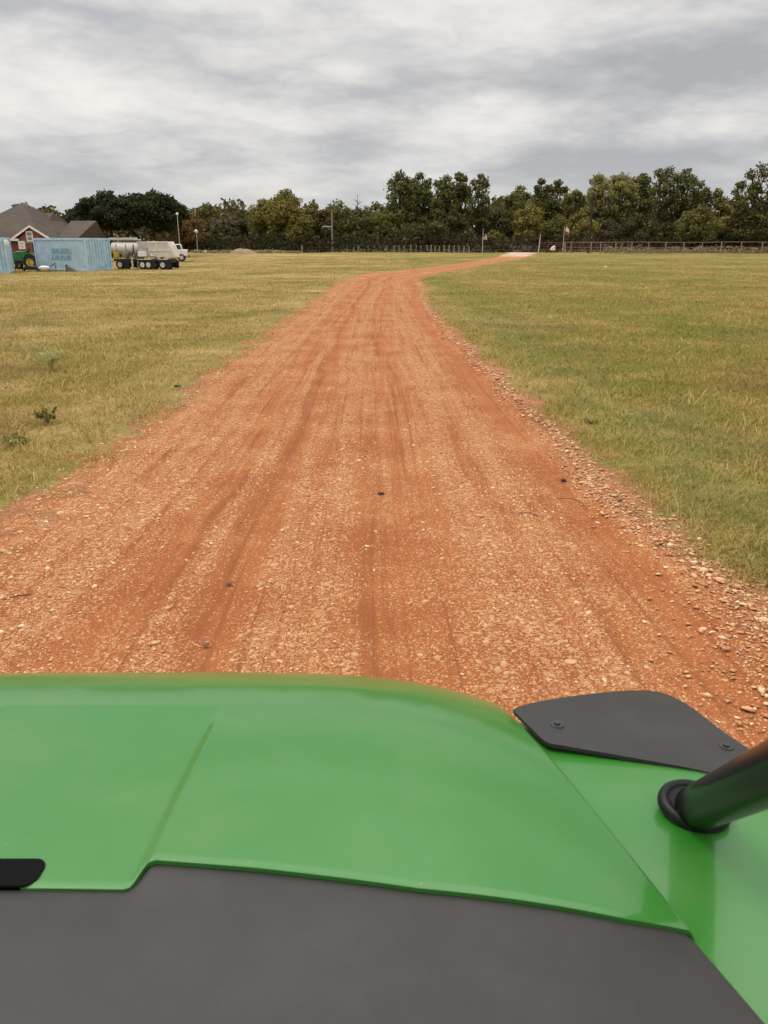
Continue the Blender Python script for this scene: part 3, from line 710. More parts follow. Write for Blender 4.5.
# ---------------------------------------------------------------- shipping containers
def container(corner, ang, length, width, height, label, lettering=False):
    root = empty('shipping_container', corner, label, 'shipping container', None, ang)
    # local: x along the long side (away), y along the end wall ; origin at the near corner
    b = MB()
    b.box(.06, length - .06, .06, width - .06, .12, height - .03)
    b.build('body', M['blue'], root)
    fr = MB()
    for x_ in (0, length - .12):
        for y_ in (0, width - .12): fr.box(x_, x_ + .12, y_, y_ + .12, 0, height)
    for y_ in (0, width - .1):
        fr.box(.12, length - .12, y_, y_ + .1, 0, .14); fr.box(.12, length - .12, y_, y_ + .1, height - .12, height - .002)
    for x_ in (0, length - .1):
        fr.box(x_, x_ + .1, .12, width - .12, 0, .14); fr.box(x_, x_ + .1, .12, width - .12, height - .12, height - .002)
    fr.build('frame', M['blue2'], root)
    cr = MB(); n = 8; st = (width - .26) / n     # corrugated end wall
    for k in range(n):
        y0 = .13 + k * st
        cr.add([(.057, y0, .14), (-.03, y0 + st * .2, .14), (-.03, y0 + st * .5, .14), (.057, y0 + st * .7, .14),
                (.057, y0, height - .12), (-.03, y0 + st * .2, height - .12), (-.03, y0 + st * .5, height - .12), (.057, y0 + st * .7, height - .12)],
               [(0, 1, 5, 4), (1, 2, 6, 5), (2, 3, 7, 6)])
    cr.build('corrugated_end_wall', M['blue2'], root)
    sd = MB(); n = int(length / .28); st = (length - .26) / n
    for k in range(n):
        x0 = .13 + k * st
        sd.add([(x0, .055, .14), (x0 + st * .3, .045, .14), (x0 + st * .6, .045, .14), (x0 + st * .9, .055, .14),
                (x0, .055, height - .12), (x0 + st * .3, .045, height - .12), (x0 + st * .6, .045, height - .12), (x0 + st * .9, .055, height - .12)],
               [(0, 1, 5, 4), (1, 2, 6, 5), (2, 3, 7, 6)])
    sd.build('side_wall', M['blue'], root)
    MB().box(.02, length - .02, .02, width - .02, height, height + .012).build('roof_sheet', M['dirtywhite'], root)
    if lettering:
        lt = MB(); x_ = 1.75; r_ = random.Random(4)
        for row, (z0, z1) in enumerate(((1.22, 1.62), (.78, 1.12))):
            x_ = 1.75 + row * .1
            while x_ < 3.9:                       # worn block capitals, no longer readable
                k = r_.choice((0, 1, 2, 3)); w_ = .17
                lt.box(x_, x_ + .055, .028, .043, z0, z1)
                if k != 1: lt.box(x_ + .12, x_ + w_, .028, .043, z0, z1)
                if k in (0, 3): lt.box(x_ + .055, x_ + .12, .028, .043, z1 - .08, z1)
                if k in (0, 2): lt.box(x_ + .055, x_ + .12, .028, .043, (z0 + z1) / 2 - .04, (z0 + z1) / 2 + .04)
                if k in (1, 3): lt.box(x_ + .055, x_ + w_, .028, .043, z0, z0 + .08)
                x_ += .225
        lt.build('faded_lettering', M['teal'], root)
    return root
c1 = ground(88.5, 271.2)
# long side goes left and away; local x -> (-.86,.51), local y -> end wall must go right/away: mirror by using a left-handed pair
a1 = math.atan2(.50, -.866)
r_ = container(c1, a1, 6.0, 2.35, 2.36, 'pale blue shipping container with faded teal lettering and a ribbed end', True)
r_.scale = (1, -1, 1)
c2 = ground(9.5, 273.5)
r2 = container(c2, math.atan2(.93, -.36), 6.0, 2.4, 2.42, 'pale blue shipping container cut off by the left edge of the photo')
dsh = MB(); dsh.lathe([(.02, -.02), (.17, -.02), (.2, 0), (.17, .03), (.02, .05)], 16, None, 'y')
p = W(5.3, 242.5, c2.y - .15); o = dsh.build('round_lamp', M['white'], None, smooth=True); o.location = p + Vector((.02, .1, 0))
tag(o, 'small round white lamp at the top corner of the cut off container', 'lamp')

# ---------------------------------------------------------------- wheels
def wheel(parent, c, r, w, rim, axis='y', name='wheel'):
    wz = MB().lathe([(r * .55, -w / 2), (r * .9, -w / 2), (r, -w * .32), (r, w * .32), (r * .9, w / 2), (r * .58, w / 2), (r * .55, 0), (r * .58, -w / 2)], 22, Matrix.Translation(c), axis, False)
    t = wz.build(name, M['rubber'], parent, smooth=True)
    MB().lathe([(r * .12, -w * .53), (r * .3, -w * .42), (r * .54, -w * .5), (r * .56, 0), (r * .54, w * .5), (r * .3, w * .42), (r * .12, w * .53)], 18, Matrix.Translation(c), axis).build('rim', M[rim], t, smooth=True)
    return t

# ---------------------------------------------------------------- small tractor (faces left, behind the yard clutter)
tg = on(24, 66); tt = empty('compact_tractor', tg, 'green compact tractor with yellow wheels parked between the blue containers', 'tractor')
k = 66 * cp / F
def tz(py): return W(24, py, 66).z - tg.z
hood = MB().prism([(-1.15, .62), (-1.15, .95), (-.95, 1.25), (-.5, 1.42), (.25, 1.45), (.25, .7)], -.32, .32)
hd = hood.build('hood', M['tgreen'], tt, bevel=.04)
MB().box(-1.22, -1.16, -.24, .24, .66, .95).build('grille', M['blackmetal'], hd)
MB().box(-1.0, 1.05, -.22, .22, .42, .7).build('chassis', M['blackmetal'], tt)
for s_ in (-1, 1):
    fd = MB()
    pts = [(.62 + .62 * math.cos(a), .62 + .66 * math.sin(a)) for a in np.linspace(math.pi * .98, .15, 9)]
    inn = [(.62 + .55 * math.cos(a), .62 + .59 * math.sin(a)) for a in np.linspace(.15, math.pi * .98, 9)]
    fd.prism(pts + inn, s_ * .5 - .2, s_ * .5 + .2); fd.build('fender', M['tgreen'], tt)
    wheel(tt, (.62, s_ * .55, .56), .56, .34, 'tyellow'); wheel(tt, (-.85, s_ * .5, .34), .34, .24, 'orange')
MB().box(.45, .85, -.25, .25, .85, .95).box(.82, .92, -.25, .25, .95, 1.3).build('seat', M['tyellow'], tt, bevel=.03)
MB().tube([(.2, 0, 1.3), (.4, 0, 1.5)], .03).lathe([(.15, 0), (.18, .01), (.18, .03), (.15, .04)], 14, Matrix.Translation((.38, 0, 1.48)) @ Matrix.Rotation(-.7, 4, 'Y')).build('steering_wheel', M['blackmetal'], tt)
for x_ in (.55, 1.12):
    for s_ in (-1, 1): MB().tube([(x_, s_ * .42, .8), (x_, s_ * .42, 2.02)], .035, 6).build('roll_post', M['blackmetal'], tt)
MB().box(.38, 1.3, -.55, .55, 2.0, 2.09).build('canopy', M['tgreen'], tt, bevel=.03)
# black mower deck in front of the tractor
g = on(30, 62.4); md = empty('mower_deck', g, 'low black mower deck standing in the grass before the tractor', 'mower')
MB().prism([(-.62, .12), (-.55, .32), (-.1, .42), (.5, .36), (.66, .2), (.66, .1)], -.5, .5).build('deck', M['blackmetal'], md, bevel=.03)
for x_ in (-.55, .6):
    wheel(md, (x_, -.42, .14), .14, .1, 'palepipe')
MB().tube([(-.2, 0, .4), (-.35, .1, .8), (.1, .2, .9)], .035, 6).tube([(.3, -.2, .35), (.25, -.1, .75)], .05, 6).build('linkage', M['blackmetal'], md)
# white tub trailer with a bar
g = on(41.5, 61.4); tb = empty('tub_trailer', g, 'small white rounded tub on a drawbar before the lettered container', 'trailer')
MB().lathe([(.05, .05), (.28, .08), (.42, .24), (.40, .34), (.2, .42), (.04, .44)], 18, Matrix.Diagonal((1.1, .7, 1, 1))).build('tub', M['white'], tb, smooth=True)
MB().tube([(.3, 0, .25), (.85, .05, .62)], .03, 6).tube([(.85, .05, .62), (.87, .05, .0)], .025, 6).build('drawbar', M['blackmetal'], tb)
g = on(68, 60.6); rp = empty('loading_ramp', g, 'small sloping ramp leaning at the foot of the lettered container', 'ramp')
MB().prism([(-.3, 0), (-.3, .42), (-.24, .42), (.35, .06), (.35, 0)], -.05, .25).build('plate', M['greywall'], rp)
MB().box(-.36, -.3, -.07, .27, 0, .5).build('leg', M['blackmetal'], rp)

# ---------------------------------------------------------------- hopper trailer and pickup
g0 = ground(172, 268.6); g0 = Vector((W(171, 262, 62.8).x, 62.8, float(gz(-17, 62.8))))
ht = empty('hopper_trailer', g0, 'dirty white bulk hopper trailer parked beside the blue container', 'trailer', None, R(-13))
# local x: negative to the left (front), 0 = rear ; y: 0 near side .. 1.5 far side
MB().box(-5.2, -.15, .35, .45, .62, .78).box(-5.2, -.15, 1.15, 1.25, .62, .78).box(-.25, -.15, .3, 1.3, .55, .8).box(-2.2, -2.1, .35, 1.25, .6, .78).build('chassis', M['blackmetal'], ht)
tk = MB(); TM = Matrix.Translation((0, .8, 1.62))
tk.lathe([(.30, -5.4), (.46, -5.34), (.48, -5.3), (.46, -3.2), (.34, -2.0), (.25, -1.95)], 22, TM, 'x')
tk.build('tank', M['dirtywhite'], ht, smooth=True)
for x_ in (-4.2, -3.0):
    MB().lathe([(.52, 1.35), (.45, 1.1), (.12, .72), (.10, .60)], 16, Matrix.Translation((x_, .8, 0))).build('cone', M['silver'], ht, smooth=True)
MB().box(-5.5, -3.0, .5, 1.1, 2.20, 2.27).box(-5.5, -3.0, .48, .52, 2.27, 2.40).build('catwalk', M['dirtywhite'], ht)
MB().box(-2.9, -2.15, .12, .5, .98, 1.36).build('side_box', M['white'], ht, bevel=.02)
MB().box(-2.95, -2.0, .3, 1.2, 1.62, 2.12).box(-2.7, -2.3, .28, .3, 1.72, 1.98).build('valve_box', M['silver'], ht, bevel=.02)
for x_ in (-4.9, -4.05, -3.35): MB().box(x_, x_ + .05, .33, .37, .78, 1.9).build('tank_brace', M['palebark'], ht)
MB().tube([(-3.9, .26, .85), (-3.7, .24, 1.3), (-3.1, .24, 1.05), (-2.95, .3, .8)], .04, 6).build('hose', M['blackmetal'], ht)
MB().box(-5.1, -4.7, .2, .5, .90, 1.30).build('yellow_box', M['tyellow'], ht, bevel=.02)
hp = MB(); hp.prism([(-1.9, 1.42), (-1.95, 2.02), (-.3, 2.10), (-.02, 1.5), (.12, .92), (-.45, .80), (-.62, .95), (-1.3, .92), (-1.6, 1.0)], .3, 1.35)
hp.build('hopper', M['dirtywhite'], ht, bevel=.03)
rbm = MB()
for x_ in (-1.93, -1.3, -.75, -.3): rbm.box(x_, x_ + .05, .262, .298, 1.42 if x_ > -1.9 else 1.1, 2.02)
rbm.box(-1.95, -.25, .255, .297, 2.03, 2.12); rbm.box(-1.9, -.1, .262, .296, 1.40, 1.46)
rbm.build('hopper_ribs', M['white'], ht)
for y_ in (.28, 1.2): MB().box(-2.06, -1.98, y_, y_ + .08, .7, 2.15).build('support_post', M['dirtywhite'], ht)
for x_ in (-2.62, -2.10, -.85, -4.6):
    wheel(ht, (x_, .30, .36), .37, .24, 'dirtywhite'); wheel(ht, (x_, 1.28, .36), .37, .24, 'dirtywhite')
for x_ in (-1.62, -.28, -3.95):
    MB().box(x_ - .24, x_ + .22, .12, .15, .10, .70).build('mud_flap', M['rubber'], ht)
    MB().box(x_ - .24, x_ + .22, 1.38, 1.41, .10, .70).build('mud_flap', M['rubber'], ht)
for y_ in (.3, 1.1): MB().box(-3.6, -3.5, y_, y_ + .1, .08, .95).box(-3.62, -3.46, y_ - .05, y_ + .15, .0, .08).build('landing_leg', M['dirtywhite'], ht)
MB().box(-3.0, -1.85, .14, .46, .74, .79).box(-1.15, -.4, .14, .46, .74, .79).build('mudguard', M['dirtywhite'], ht)
MB().tube([(-3.3, .25, .6), (-2.95, .25, 1.5)], .03, 6).tube([(-3.45, .3, 1.0), (-3.3, .3, 1.9)], .03, 6).build('hose', M['blackmetal'], ht)

gp = on(176.5, 82); pk = empty('pickup_truck', gp, 'white pickup truck seen past the rear of the hopper trailer', 'pickup', None, R(12))
MB().prism([(-2.6, .45), (-2.6, .95), (-2.3, 1.08), (-1.2, 1.12), (1.05, 1.12), (1.1, .5)], -.85, .85).build('body', M['white'], pk, bevel=.06)
MB().prism([(-1.3, 1.1), (-.75, 1.62), (.45, 1.66), (.62, 1.1)], -.74, .74).build('cab', M['white'], pk, bevel=.06)
for s_ in (-1, 1): MB().prism([(-1.05, 1.14), (-.68, 1.54), (.38, 1.58), (.5, 1.14)], s_ * .752 - .004, s_ * .752 + .004).build('side_window', M['dkglass'], pk)
MB().box(.63, .66, -.6, .6, 1.18, 1.52).build('rear_window', M['dkglass'], pk)
for s_ in (-1, 1): MB().box(1.09, 1.13, s_ * .76 - .07, s_ * .76 + .07, .78, 1.05).build('tail_lamp', M['red'], pk)
MB().box(1.1, 1.22, -.8, .8, .42, .56).build('bumper', M['blackmetal'], pk, bevel=.02)
for x_ in (-1.8, .45):
    for s_ in (-1, 1): wheel(pk, (x_, s_ * .74, .36), .37, .24, 'palepipe')

# ---------------------------------------------------------------- lamps, poles, flags
def lamp(px, basepy_d, topy, head, label):
    b = on(px, basepy_d); H = W(px, topy, basepy_d).z - b.z
    r = empty('yard_lamp', b, label, 'lamp', 'white yard lamps')
    MB().tube([(0, 0, -.1), (0, 0, H - head)], [.045, .03], 8).build('pole', M['palepipe'], r)
    MB().lathe([(.04, H - head * 1.9), (head * .7, H - head * 1.6), (head * .95, H - head), (head * .7, H - head * .3), (.04, H)], 14).build('lamp_globe', M['dirtywhite'], r, smooth=True)
lamp(180, 90, 212.5, .17, 'tall thin lamp pole with a small round head beside the pickup')
lamp(197.5, 108, 229.5, .27, 'short lamp post with a large white globe, right of the tall one')
b = on(332.5, 117); H = W(332.5, 211, 117).z - b.z; r = empty('utility_pole', b, 'thin weathered utility pole with one arm toward the left', 'pole')
pl = MB().tube([(0, 0, -.2), (0, 0, H)], [.14, .10], 8).build('pole', M['woodpost'], r)
MB().box(-1.4, .1, -.06, .06, H - 2.15, H - 2.02).build('crossarm', M['palepipe'], r)
b = on(588.5, 113); H = W(588.5, 193, 113).z - b.z; r = empty('utility_pole', b, 'dark wooden utility pole rising among the trees behind the maroon corral', 'pole')
MB().tube([(0, 0, -.2), (.02, 0, H)], [.17, .12], 8).build('pole', M['darkwood'], r)
MB().box(-.5, .9, -.06, .06, 2.4, 2.5).build('bracket', M['darkwood'], r)
g = on(538.5, 114); H = W(539, 234.3, 114).z - g.z; o = MB().tube([(0, 0, -.1), (.10, 0, H * .5), (.17, 0, H)], [.075, .065, .05], 8).build('gate_post', M['palepipe'], None)
o.location = g; tag(o, 'pale leaning post standing right of the end of the road', 'post')
g = on(553, 115); fb = empty('feed_bin', g, 'small white feed bin beside the corral, right of the leaning post', 'feed bin')
MB().prism([(-.35, .35), (-.25, .7), (.1, 1.0), (.25, .95), (.3, .35)], -.25, .25).build('hopper', M['white'], fb, bevel=.03)
MB().box(-.25, -.2, -.2, .2, 0, .36).box(.2, .25, -.2, .2, 0, .36).build('leg', M['blackmetal'], fb)

def flag(px, topy, fy0, fy1, d, label, kind, side):
    b = on(px, d); H = W(px, topy, d).z - b.z
    r = empty('flagpole', b, label, 'flagpole')
    MB().tube([(0, 0, -.1), (0, 0, H)], [.05, .03], 8).build('pole', M['palepipe'], r)
    z1, z0 = W(px, fy0, d).z - b.z, W(px, fy1, d).z - b.z
    fl = MB; w = (z1 - z0) * .62
    def pt(a, b_):                                   # hanging folded cloth: a along the fly, b down
        droop = a * a * .42
        return (side * (.05 + a * w), .10 * math.sin(a * 8) + .05 * math.sin(b_ * 4), z1 - (b_ * (z1 - z0) * (1 - .30 * a)) - droop * (z1 - z0) * .8)
    def strip(a0, a1, b0, b1, name, mat, par, off=0):
        m_ = MB(); n = 6
        v = [Vector(pt(a0 + (a1 - a0) * i / n, b0 + (b1 - b0) * j / 3)) + Vector((0, off, 0)) for j in range(4) for i in range(n + 1)]
        m_.add(v, [(j * (n + 1) + i, j * (n + 1) + i + 1, (j + 1) * (n + 1) + i + 1, (j + 1) * (n + 1) + i) for j in range(3) for i in range(n)])
        o = m_.build(name, M[mat], par, fix=False); sm = o.modifiers.new('cloth', 'SOLIDIFY'); sm.thickness = .012
        return o
    if kind == 'bars':
        c = strip(0, 1, .0, .5, 'flag', 'flagwhite', r); strip(0, 1, .5, 1., 'red_half', 'red', c); strip(0, .2, 0, 1, 'blue_field', 'navy', c, -.02)
    else:
        c = strip(0, 1, 0, 1, 'flag', 'flagwhite', r)
        for k in range(7): strip(0, 1, k * 2 / 13, (k * 2 + 1) / 13, 'red_stripe', 'red', c, -.015)
        strip(0, .4, 0, 7 / 13, 'blue_canton', 'navy', c, -.03)
flag(482.5, 228.5, 233.2, 240, 112, 'tall flagpole with a limp striped flag left of the road end', 'stripes', 1)
flag(563, 225.8, 227.2, 235.5, 113, 'flagpole with a white over red flag rising from the corral', 'bars', 1)

# ---------------------------------------------------------------- fences
def fence(name, label, cat, pxs, d0, d1, h, post_r, mat, rails, rail_mat=None, rail_r=.03, group=None, jitter=0.):
    o = empty(name, on(pxs[0], d0), label, cat, group); o0 = o.location.copy()
    n = len(pxs); P = []
    for i, px in enumerate(pxs):
        d = d0 + (d1 - d0) * (px - pxs[0]) / (pxs[-1] - pxs[0]); p = on(px, d) - o0
        P.append(p)
        hh = h * (1 + rng.uniform(-jitter, jitter)); t = Vector((rng.uniform(-jitter, jitter) * .25, 0, 0))
        MB().tube([p + Vector((0, 0, -.1)), p + Vector((0, 0, hh)) + t], post_r * rng.uniform(.85, 1.15), 6).build('post', M[mat], o)
    for z in rails:
        MB().tube([p + Vector((0, .0, z)) for p in P], rail_r if z > h * .8 else rail_r * .75, 6).build('rail', M[rail_mat or mat], o)
    return o
fence('pipe_fence', 'long pinkish pipe fence with a single top rail along the right field', 'fence',
      [565, 571, 591, 600.5, 615.6, 631.6, 648.4, 665.6, 683.5, 702, 721, 741, 762, 784, 808, 834, 862], 110, 104, 1.55, .065, 'fencepipe', [1.5, .85, .45], 'rustpipe', .035, jitter=.03)
fence('corral_fence', 'dark maroon corral rails at the foot of the red and white flag', 'fence',
      [540, 548, 556, 564, 572, 580, 588, 596, 604, 612], 117, 115, 1.45, .06, 'maroon', [1.35, 1.1, .85, .6, .35], None, .05)
fence('wire_fence', 'thin posted wire fence running from the maroon rails to the grey boards', 'fence',
      [340, 347, 354, 361, 368, 374, 380, 387, 394, 399, 404, 416, 421, 427, 431, 435, 439.5, 444, 449, 454, 459, 464, 469], 118, 116, .95, .045, 'palepipe', [.88, .6, .3], 'rustpipe', .018, jitter=.12)
fence('rail_fence', 'short run of dark maroon rails right of the yellow green trees', 'fence',
      [304, 310, 316, 322, 328, 335], 119, 118, .75, .06, 'maroon', [.68, .42], None, .055)
for px, lab in ((302, 'thick grey fence post at the left end of the maroon rails'), (358.5, 'thick grey wooden post in the wire fence under the grey spike'), (411, 'thick pale wooden post in the wire fence under the high oaks')):
    g = on(px, 116.5); o = MB().tube([(0, 0, -.1), (0, 0, 1.05)], .13, 8).build('fence_post', M['woodpost'], None); o.location = g; tag(o, lab, 'post')
bf = empty('board_fence', on(474, 119), 'grey weathered board fence behind the first flagpole', 'fence'); o0 = bf.location.copy()
segs = [(472, 480), (480.5, 492), (504, 512), (512.5, 520), (520.5, 530), (530.5, 537)]
for a, b_ in segs:
    pa, pb = on(a, 119) - o0, on(b_, 119) - o0; m_ = MB(); n = max(3, int((pb.x - pa.x) / .32)); st = (pb.x - pa.x) / n
    for k in range(n): m_.box(pa.x + k * st, pa.x + (k + .88) * st, -.03, .03, pa.z, pa.z + rng.uniform(.92, 1.12))
    m_.box(pa.x, pb.x, .031, .06, pa.z + .25, pa.z + .35); m_.build('board_panel', M['greywall'], bf)
fence('cattle_gate', 'rusty red gate rails closing the gap in the grey boards', 'gate', [493, 498, 503], 118.5, 118.5, 1.35, .07, 'maroon', [1.25, .95, .65, .35], None, .045)

# dirt mound, boulder, white marker
g = on(243.5, 110); n = 26
vv = []; X_, Y_ = np.meshgrid(np.linspace(-1, 1, n), np.linspace(-1, 1, n))
hgt = np.clip(1 - (X_ ** 2 + Y_ ** 2), 0, 1) ** .8 * (.75 + .5 * fbm(X_ * 2 + 5, Y_ * 2, 2, 4)) * (1 - .25 * X_)
P_ = np.stack([X_ * 2.0, Y_ * 1.6, hgt * .72 - .04], -1).reshape(-1, 3)
i = (np.arange(n - 1)[:, None] * n + np.arange(n - 1)[None]).ravel()
o = raw_mesh('dirt_mound', P_, np.stack([i, i + 1, i + n + 1, i + n], -1), M['mound'], smooth=True); o.location = g
tag(o, 'low tan pile of dirt in front of the yellow green trees', 'dirt pile')
g = on(205, 108); o = MB().lathe([(.05, 0), (.2, .02), (.26, .2), (.2, .4), (.04, .48)], 12).build('marker_stone', M['concrete'], None, smooth=True); o.location = g
tag(o, 'small pale rounded marker right of the globe lamp', 'marker')
g = ground(605.5, 267.5); o = MB().box(-.12, .12, -.08, .08, 0, .10).build('feed_sack', M['white'], None, bevel=.03); o.location = g; o.rotation_euler = (0, 0, .5)
tag(o, 'tiny white sack scrap lying far out in the right field', 'sack')

# ---------------------------------------------------------------- weeds, twigs, clods near the road
def weed(px, py, h, spread, n, mat, label, leafy=True, lean=.5, name='weed_plant'):
    g = ground(px, py); r = empty(name, g, label, 'weed'); st = MB(); C = []
    for k in range(n):
        a = rng.uniform(0, 6.28); l = rng.uniform(.5, 1) * spread; hh = h * rng.uniform(.6, 1)
        tip = Vector((math.cos(a) * l, math.sin(a) * l, hh)); m_ = Vector((tip.x * .35, tip.y * .35, hh * .6))
        st.tube([(0, 0, 0), m_, tip], [.004, .003, .0015], 4, caps=False)
        for q in (.45, .65, .85, 1.): C.append(tuple(m_.lerp(tip, q)))
    st.build('stem', M[mat], r, fix=False)
    v, f = leaf_cloud(C, [.035] * len(C), 8, .016 if leafy else .015); raw_mesh('foliage', v, f, M[mat], r)
weed(52, 371, .34, .22, 30, 'flowers', 'pale yellow flowering weed standing in the left field', False)
weed(48, 424, .17, .16, 11, 'yellow', 'dark leafy weed with spread stems near the left edge of the photo')
weed(16, 447, .12, .15, 16, 'light', 'low grey green weed nearest the lower end of the left field')
weed(592, 426, .08, .09, 8, 'light', 'tiny dark green weed just right of the gravel edge', True)
def clod(px, py, s, mat, label, name, cat, flat=.5):
    g = ground(px, py); v = ICO * (1 + rng.uniform(-.2, .2, (12, 1))) * np.array([s * 1.2, s, s * flat])
    o = raw_mesh(name, v, ICF, M[mat]); o.location = g + Vector((0, 0, s * flat * .4 + .030))
    m_ = o.modifiers.new('round', 'SUBSURF'); m_.levels = m_.render_levels = 2
    tag(o, label, cat)
clod(178, 389, .06, 'darkwood', 'dark clod of earth lying at the left verge of the road', 'earth_clod', 'clod')
clod(381, 497, .035, 'darkwood', 'flat dark stone alone in the middle of the road', 'dark_stone', 'stone', .3)
clod(563, 484, .030, 'darkwood', 'small black stone in the right half of the road', 'dark_stone', 'stone', .5)
clod(229, 588, .024, 'brownstone', 'grey brown flat stone left of the road centre near the hood', 'flat_stone', 'stone', .4)
clod(570, 668, .034, 'palestone', 'largest pale orange stone close above the black fender flare', 'flat_stone', 'stone', .35)
clod(206, 650, .022, 'brownstone', 'dark grey stone just above the front edge of the hood', 'dark_stone', 'stone', .4)
for pts, lab in (([(558, 503), (572, 503), (582, 508), (586, 514)], 'curved dark twig in the right half of the road'), ([(518, 518), (528, 517), (538, 521)], 'shorter straight twig left of the curved one'), ([(3, 606), (18, 602), (34, 600)], 'dark twig on the road at the left edge of the photo')):
    P_ = [ground(*q) + Vector((0, 0, .040)) for q in pts]; o0 = P_[0]
    o = MB().tube([p - o0 for p in P_], [.002, .003, .0025, .002][:len(P_)], 5).build('twig', M['darkwood'], None); o.location = o0; tag(o, lab, 'twig')

# ================================================================ the vehicle in the foreground
def paint(name, base):
    m = NT(name, .30, .42); tc = m.node('ShaderNodeTexCoord').outputs['Object']
    sp_ = m.noise(260, 2, .5, tc); du = m.noise(5., 5, .65, tc)
    c = m.mix(m.smooth(sp_, .735, .78, 0., .35), base, (.45, .42, .34))       # fine dust specks
    c = m.mix(m.smooth(du, .42, .8, 0., .10), c, (.30, .22, .13))
    m.col(c); m.L(m.smooth(du, .3, .7, .30, .42), m.b.inputs['Roughness'])
    m.b.inputs['Coat Weight'].default_value = .65; m.b.inputs['Coat Roughness'].default_value = .10
    m.bump(m.noise(180, 2, .5, tc), .015, .002)
    return m.m
M['hoodgreen'] = paint('hood_green_paint', (.024, .158, .016))
def plastic(name, base, rough=.55):
    m = NT(name, rough, .35); tc = m.node('ShaderNodeTexCoord').outputs['Object']
    sp_ = m.noise(330, 2, .5, tc); du = m.noise(7., 5, .65, tc)
    c = m.mix(m.smooth(sp_, .745, .78, 0., .3), base, (.30, .27, .23))
    c = m.mix(m.smooth(du, .4, .8, 0., .12), c, (.14, .115, .095))
    m.col(c); m.bump(m.noise(900, 2, .5, tc), .12, .001); return m.m
M['cowl'] = plastic('grey_black_plastic', (.033, .031, .030)); M['flare'] = plastic('flare_plastic', (.027, .026, .026), .48)
M['tubeblack'] = simple('black_tube_paint', (.006, .005, .005), .24, .12, .2, 5); M['grommet'] = simple('grommet_rubber', (.007, .007, .007), .5, .3, .3, 9, bump=.3, bscale=70)
M['slotshade'] = simple('slot_shade_black', (.004, .004, .004), .9, .1)  # black standing in for the shade inside the hood slot
XC = -.50
def smooth_prof():                                            # side profile of the hood, integrated from its slope
    yk = [.15, .6, .9, 1.13, 1.30, 1.40, 1.47, 1.51, 1.535, 1.55]; sk = [1, 2, 5, 9.5, 15.5, 23, 31.3, 46, 66, 80]
    yy = np.linspace(.15, 1.55, 500); sl_ = np.tan(np.radians(np.interp(yy, yk, sk)))
    zz = np.concatenate([[0], -np.cumsum((sl_[1:] + sl_[:-1]) / 2 * np.diff(yy))])
    return yy, zz - np.interp(.9, yy, zz) + 1.290
PY, PZ = smooth_prof()
def Hood(x, y): return np.interp(y, PY, PZ) - .030 * np.abs((x - XC) / .75) ** 4 * 1.2
def hit(px, py, Hf, off=0.):
    d = ray(px, py); t = .3
    for i in range(3000):
        p = d * t
        if CH + p.z <= float(Hf(p.x, p.y)) + off: break
        t += .001
    return np.array((p.x, p.y, CH + p.z))
# right edge of the hood in world coordinates
re = np.array([hit(px, py, Hood) for px, py in [(762, 1012), (695, 930), (645, 866), (600, 808), (568, 769), (545, 742), (528, 722)]])
re = re[np.argsort(re[:, 1])]; pf = np.polyfit(re[:, 1], re[:, 0], 2)
def xe(y): return np.polyval(pf, np.clip(y, .2, 1.48))
be = np.array([hit(px, py, Hood) for px, py in [(0, 879), (36, 879), (118, 880), (126, 877), (133, 870), (141, 862), (152, 859), (250, 867), (400, 886), (600, 913), (690, 927), (720, 941)]])
BX, BY = be[:, 0], be[:, 1]
crA, crB = hit(140, 868, Hood), hit(221, 706, Hood)
def crease(y): return crA[0] + (crB[0] - crA[0]) * (y - crA[1]) / (crB[1] - crA[1])
NA, NB = 330, 130
utv = empty('utility_vehicle', (XC, 0, 0), 'green utility vehicle hood with grey cowl filling the bottom of the photo', 'vehicle')
def veh(o): o.location.x -= XC; return o
